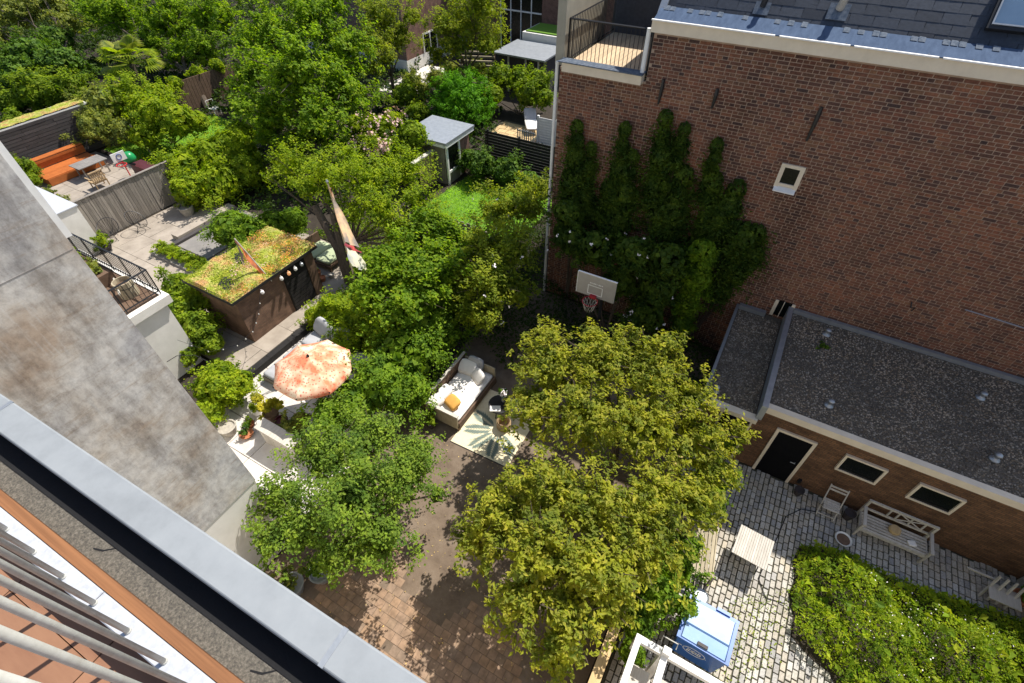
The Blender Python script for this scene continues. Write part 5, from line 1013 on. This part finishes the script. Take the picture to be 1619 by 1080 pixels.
tree('big_maple_tree', 'tall bright green tree at the upper left centre', (-22.3, 17.9, 0), v['bigmaple'], 30000, .17, 'leaf_maple', 109, .22, W=.75, spread=.17, twig=.5)
shrub('clipped_hedge', 'dense bright hedge block behind the board fence end', 'hedge', v['clipped'], 13000, .11, 'leaf_lime', 110, twig=.15, flat=.95)
shrub('round_shrub', 'rounded green shrub between stone step and sedum roof', 'shrub', v['roundbush'], 6500, .09, 'leaf_ivy', 111, twig=.15)
shrub('leafy_shrub', 'bright leafy shrub left of the brick shed', 'shrub', v['shedbush'], 6000, .10, 'leaf_mid', 112)
shrub('leafy_shrub', 'bushy green shrub at the corner of the grey side wall', 'shrub', v['wallbush'], 4200, .085, 'leaf_lime', 113)
shrub('reddish_shrub', 'small yellowish shrub beside the beige timber planter', 'shrub', v['ylbush'], 1500, .08, 'leaf_olive', 114)
tree('garden_tree', 'wide green tree in the upper left above the palm', (-36, 20.9, 0), v['ulA'], 17000, .22, 'leaf_maple', 115, .2, spread=.17, twig=.5)
tree('garden_tree', 'olive green tree in the top left corner', (-48, 19.5, 0), v['ulB'], 8000, .2, 'leaf_olive', 116, .2, spread=.17)
shrub('dark_shrub', 'dark green shrubs along the left edge below the corner tree', 'shrub', v['ulC'], 6500, .17, 'leaf_dark', 117)
shrub('dark_shrub', 'mid green shrub mass above the long slat shed', 'shrub', v['ulD'], 6500, .15, 'leaf_mid', 118)
shrub('olive_shrub', 'grey green willowy shrub at the end of the slat shed', 'shrub', v['olive'], 5500, .15, 'leaf_olive', 119, W=.3)
shrub('laurel_shrub', 'dense green laurel beside the bright lawn', 'shrub', v['laurel'], 9000, .13, 'leaf_lime', 120)
shrub('vine', 'yellow green vine along the top of the brown timber wall', 'vine', v['fencetop'], 2000, .13, 'leaf_lime', 121)
tree('birch_tree', 'fine leaved dark tree left of the far brick wall', (-25.3, 28.0, 0), v['birchL'], 9000, .14, 'leaf_lilac', 122, .12, spread=.22)
tree('birch_tree', 'fine leaved dark tree right of the far brick wall', (-21.0, 31.0, 0), v['birchR'], 12000, .14, 'leaf_lilac', 123, .14, spread=.22)
shrub('ball_shrub', 'large round bright green ball shrub behind the garden house', 'shrub', v['ball'], 8500, .14, 'leaf_conifer', 124, W=.35, flat=.98, twig=.3, spread=.08, gate=0)
shrub('hydrangea', 'pink and cream flowering shrubs left of the garden house', 'shrub', v['hydrangea'], 6500, .12, 'leaf_lime', 125, blossom=(150, .16, 'petal_pink'))
shrub('leafy_shrub', 'green shrubs around the back of the garden house', 'shrub', v['midbush'], 6000, .12, 'leaf_mid', 126)
shrub('leafy_shrub', 'low mixed shrubs at the foot of the far brick house', 'shrub', v['topbush'], 4500, .13, 'leaf_olive', 127)
shrub('far_hedge', 'green hedge below the far grey shed', 'hedge', v['farhedge'], 6500, .13, 'leaf_mid', 128)
shrub('shade_shrub', 'very dark shrubs in front of the dark slat fence', 'shrub', v['darkshrub'], 4500, .12, 'leaf_dark', 129)
shrub('laurel_hedge', 'dark green laurel hedge on the courtyard side of the fence', 'hedge', v['laurelfence'], 7000, .085, 'leaf_ivy', 130, W=.5)
shrub('leafy_shrub', 'fresh green shrub under the apple tree by the slatted bench', 'shrub', v['shrubR'], 3500, .085, 'leaf_mid', 131)
for i, (k, lab) in enumerate((('ivy1', 'leftmost column of climber on the brick wall by the downpipe'), ('ivy2', 'second column of climber from the left on the brick wall'), ('ivy3', 'tallest twin tipped climber in the middle of the brick wall'), ('ivy4', 'broad climber nearest the small wall window'))):
    shrub('wall_climber', lab, 'climber', v[k], (4800, 4800, 6500, 8500)[i], .10, 'leaf_climb', 140+i, 'climbers on the brick wall', flat=1.25, flaty=.5, twig=.6, per=14, tight=.2, gate=1)
shrub('climbing_rose', 'rambling rose with pale blossoms behind the basketball hoop', 'shrub', v['rose'], 9500, .10, 'leaf_climb', 150, flaty=.7, blossom=(30, .06, 'petal_white'))
shrub('hanging_vine', 'brighter green hanging vine right of the basketball hoop', 'vine', v['climber'], 4200, .085, 'leaf_ivy', 151, flaty=.6, flat=1.2)
shrub('corner_plant', 'green leafy plant between white wall trim and orange sofa', 'shrub', v['corner'], 1800, .11, 'leaf_mid', 132)
shrub('silver_plant', 'pale silvery plant beside the white outbuilding roof', 'shrub', v['silver'], 900, .10, 'leaf_olive', 133)
# fan palm
PX, PY = -40.0, 19.35
pm = thing('fan_palm', 'fan palm with spiky yellow green fronds in the upper left', 'palm', (PX, PY, 0))
MB().tube([(PX, PY, 0), (PX, PY, 2.7)], [.2, .16], 8).build('trunk', 'bark', pm); pr_ = random.Random(9)
for i in range(34):
    a = i*2.4; el = pr_.uniform(-.15, 1.25); d = Vector((math.cos(a)*math.cos(el), math.sin(a)*math.cos(el), math.sin(el))); s0 = Vector((PX, PY, 2.7)); e = s0+d*1.1
    q = MB(); q.tube([s0, e], .02, 4); sd_ = d.cross(Vector((0, 0, 1))).normalized(); up = sd_.cross(d)
    for k in range(13):
        b = (k-6)*.2; f_ = d*math.cos(b)+sd_*math.sin(b); w = f_.cross(up)*.07; t_ = e+f_*.95+Vector((0, 0, -.28)); mid = e+f_*.5
        q.add([e, mid+w, t_, mid-w], [(0, 1, 2, 3)])
    q.build('frond', 'leaf_lime' if i % 3 else 'leaf_olive', pm)
# undergrowth that hides the earth of the far gardens and of the shaded corner
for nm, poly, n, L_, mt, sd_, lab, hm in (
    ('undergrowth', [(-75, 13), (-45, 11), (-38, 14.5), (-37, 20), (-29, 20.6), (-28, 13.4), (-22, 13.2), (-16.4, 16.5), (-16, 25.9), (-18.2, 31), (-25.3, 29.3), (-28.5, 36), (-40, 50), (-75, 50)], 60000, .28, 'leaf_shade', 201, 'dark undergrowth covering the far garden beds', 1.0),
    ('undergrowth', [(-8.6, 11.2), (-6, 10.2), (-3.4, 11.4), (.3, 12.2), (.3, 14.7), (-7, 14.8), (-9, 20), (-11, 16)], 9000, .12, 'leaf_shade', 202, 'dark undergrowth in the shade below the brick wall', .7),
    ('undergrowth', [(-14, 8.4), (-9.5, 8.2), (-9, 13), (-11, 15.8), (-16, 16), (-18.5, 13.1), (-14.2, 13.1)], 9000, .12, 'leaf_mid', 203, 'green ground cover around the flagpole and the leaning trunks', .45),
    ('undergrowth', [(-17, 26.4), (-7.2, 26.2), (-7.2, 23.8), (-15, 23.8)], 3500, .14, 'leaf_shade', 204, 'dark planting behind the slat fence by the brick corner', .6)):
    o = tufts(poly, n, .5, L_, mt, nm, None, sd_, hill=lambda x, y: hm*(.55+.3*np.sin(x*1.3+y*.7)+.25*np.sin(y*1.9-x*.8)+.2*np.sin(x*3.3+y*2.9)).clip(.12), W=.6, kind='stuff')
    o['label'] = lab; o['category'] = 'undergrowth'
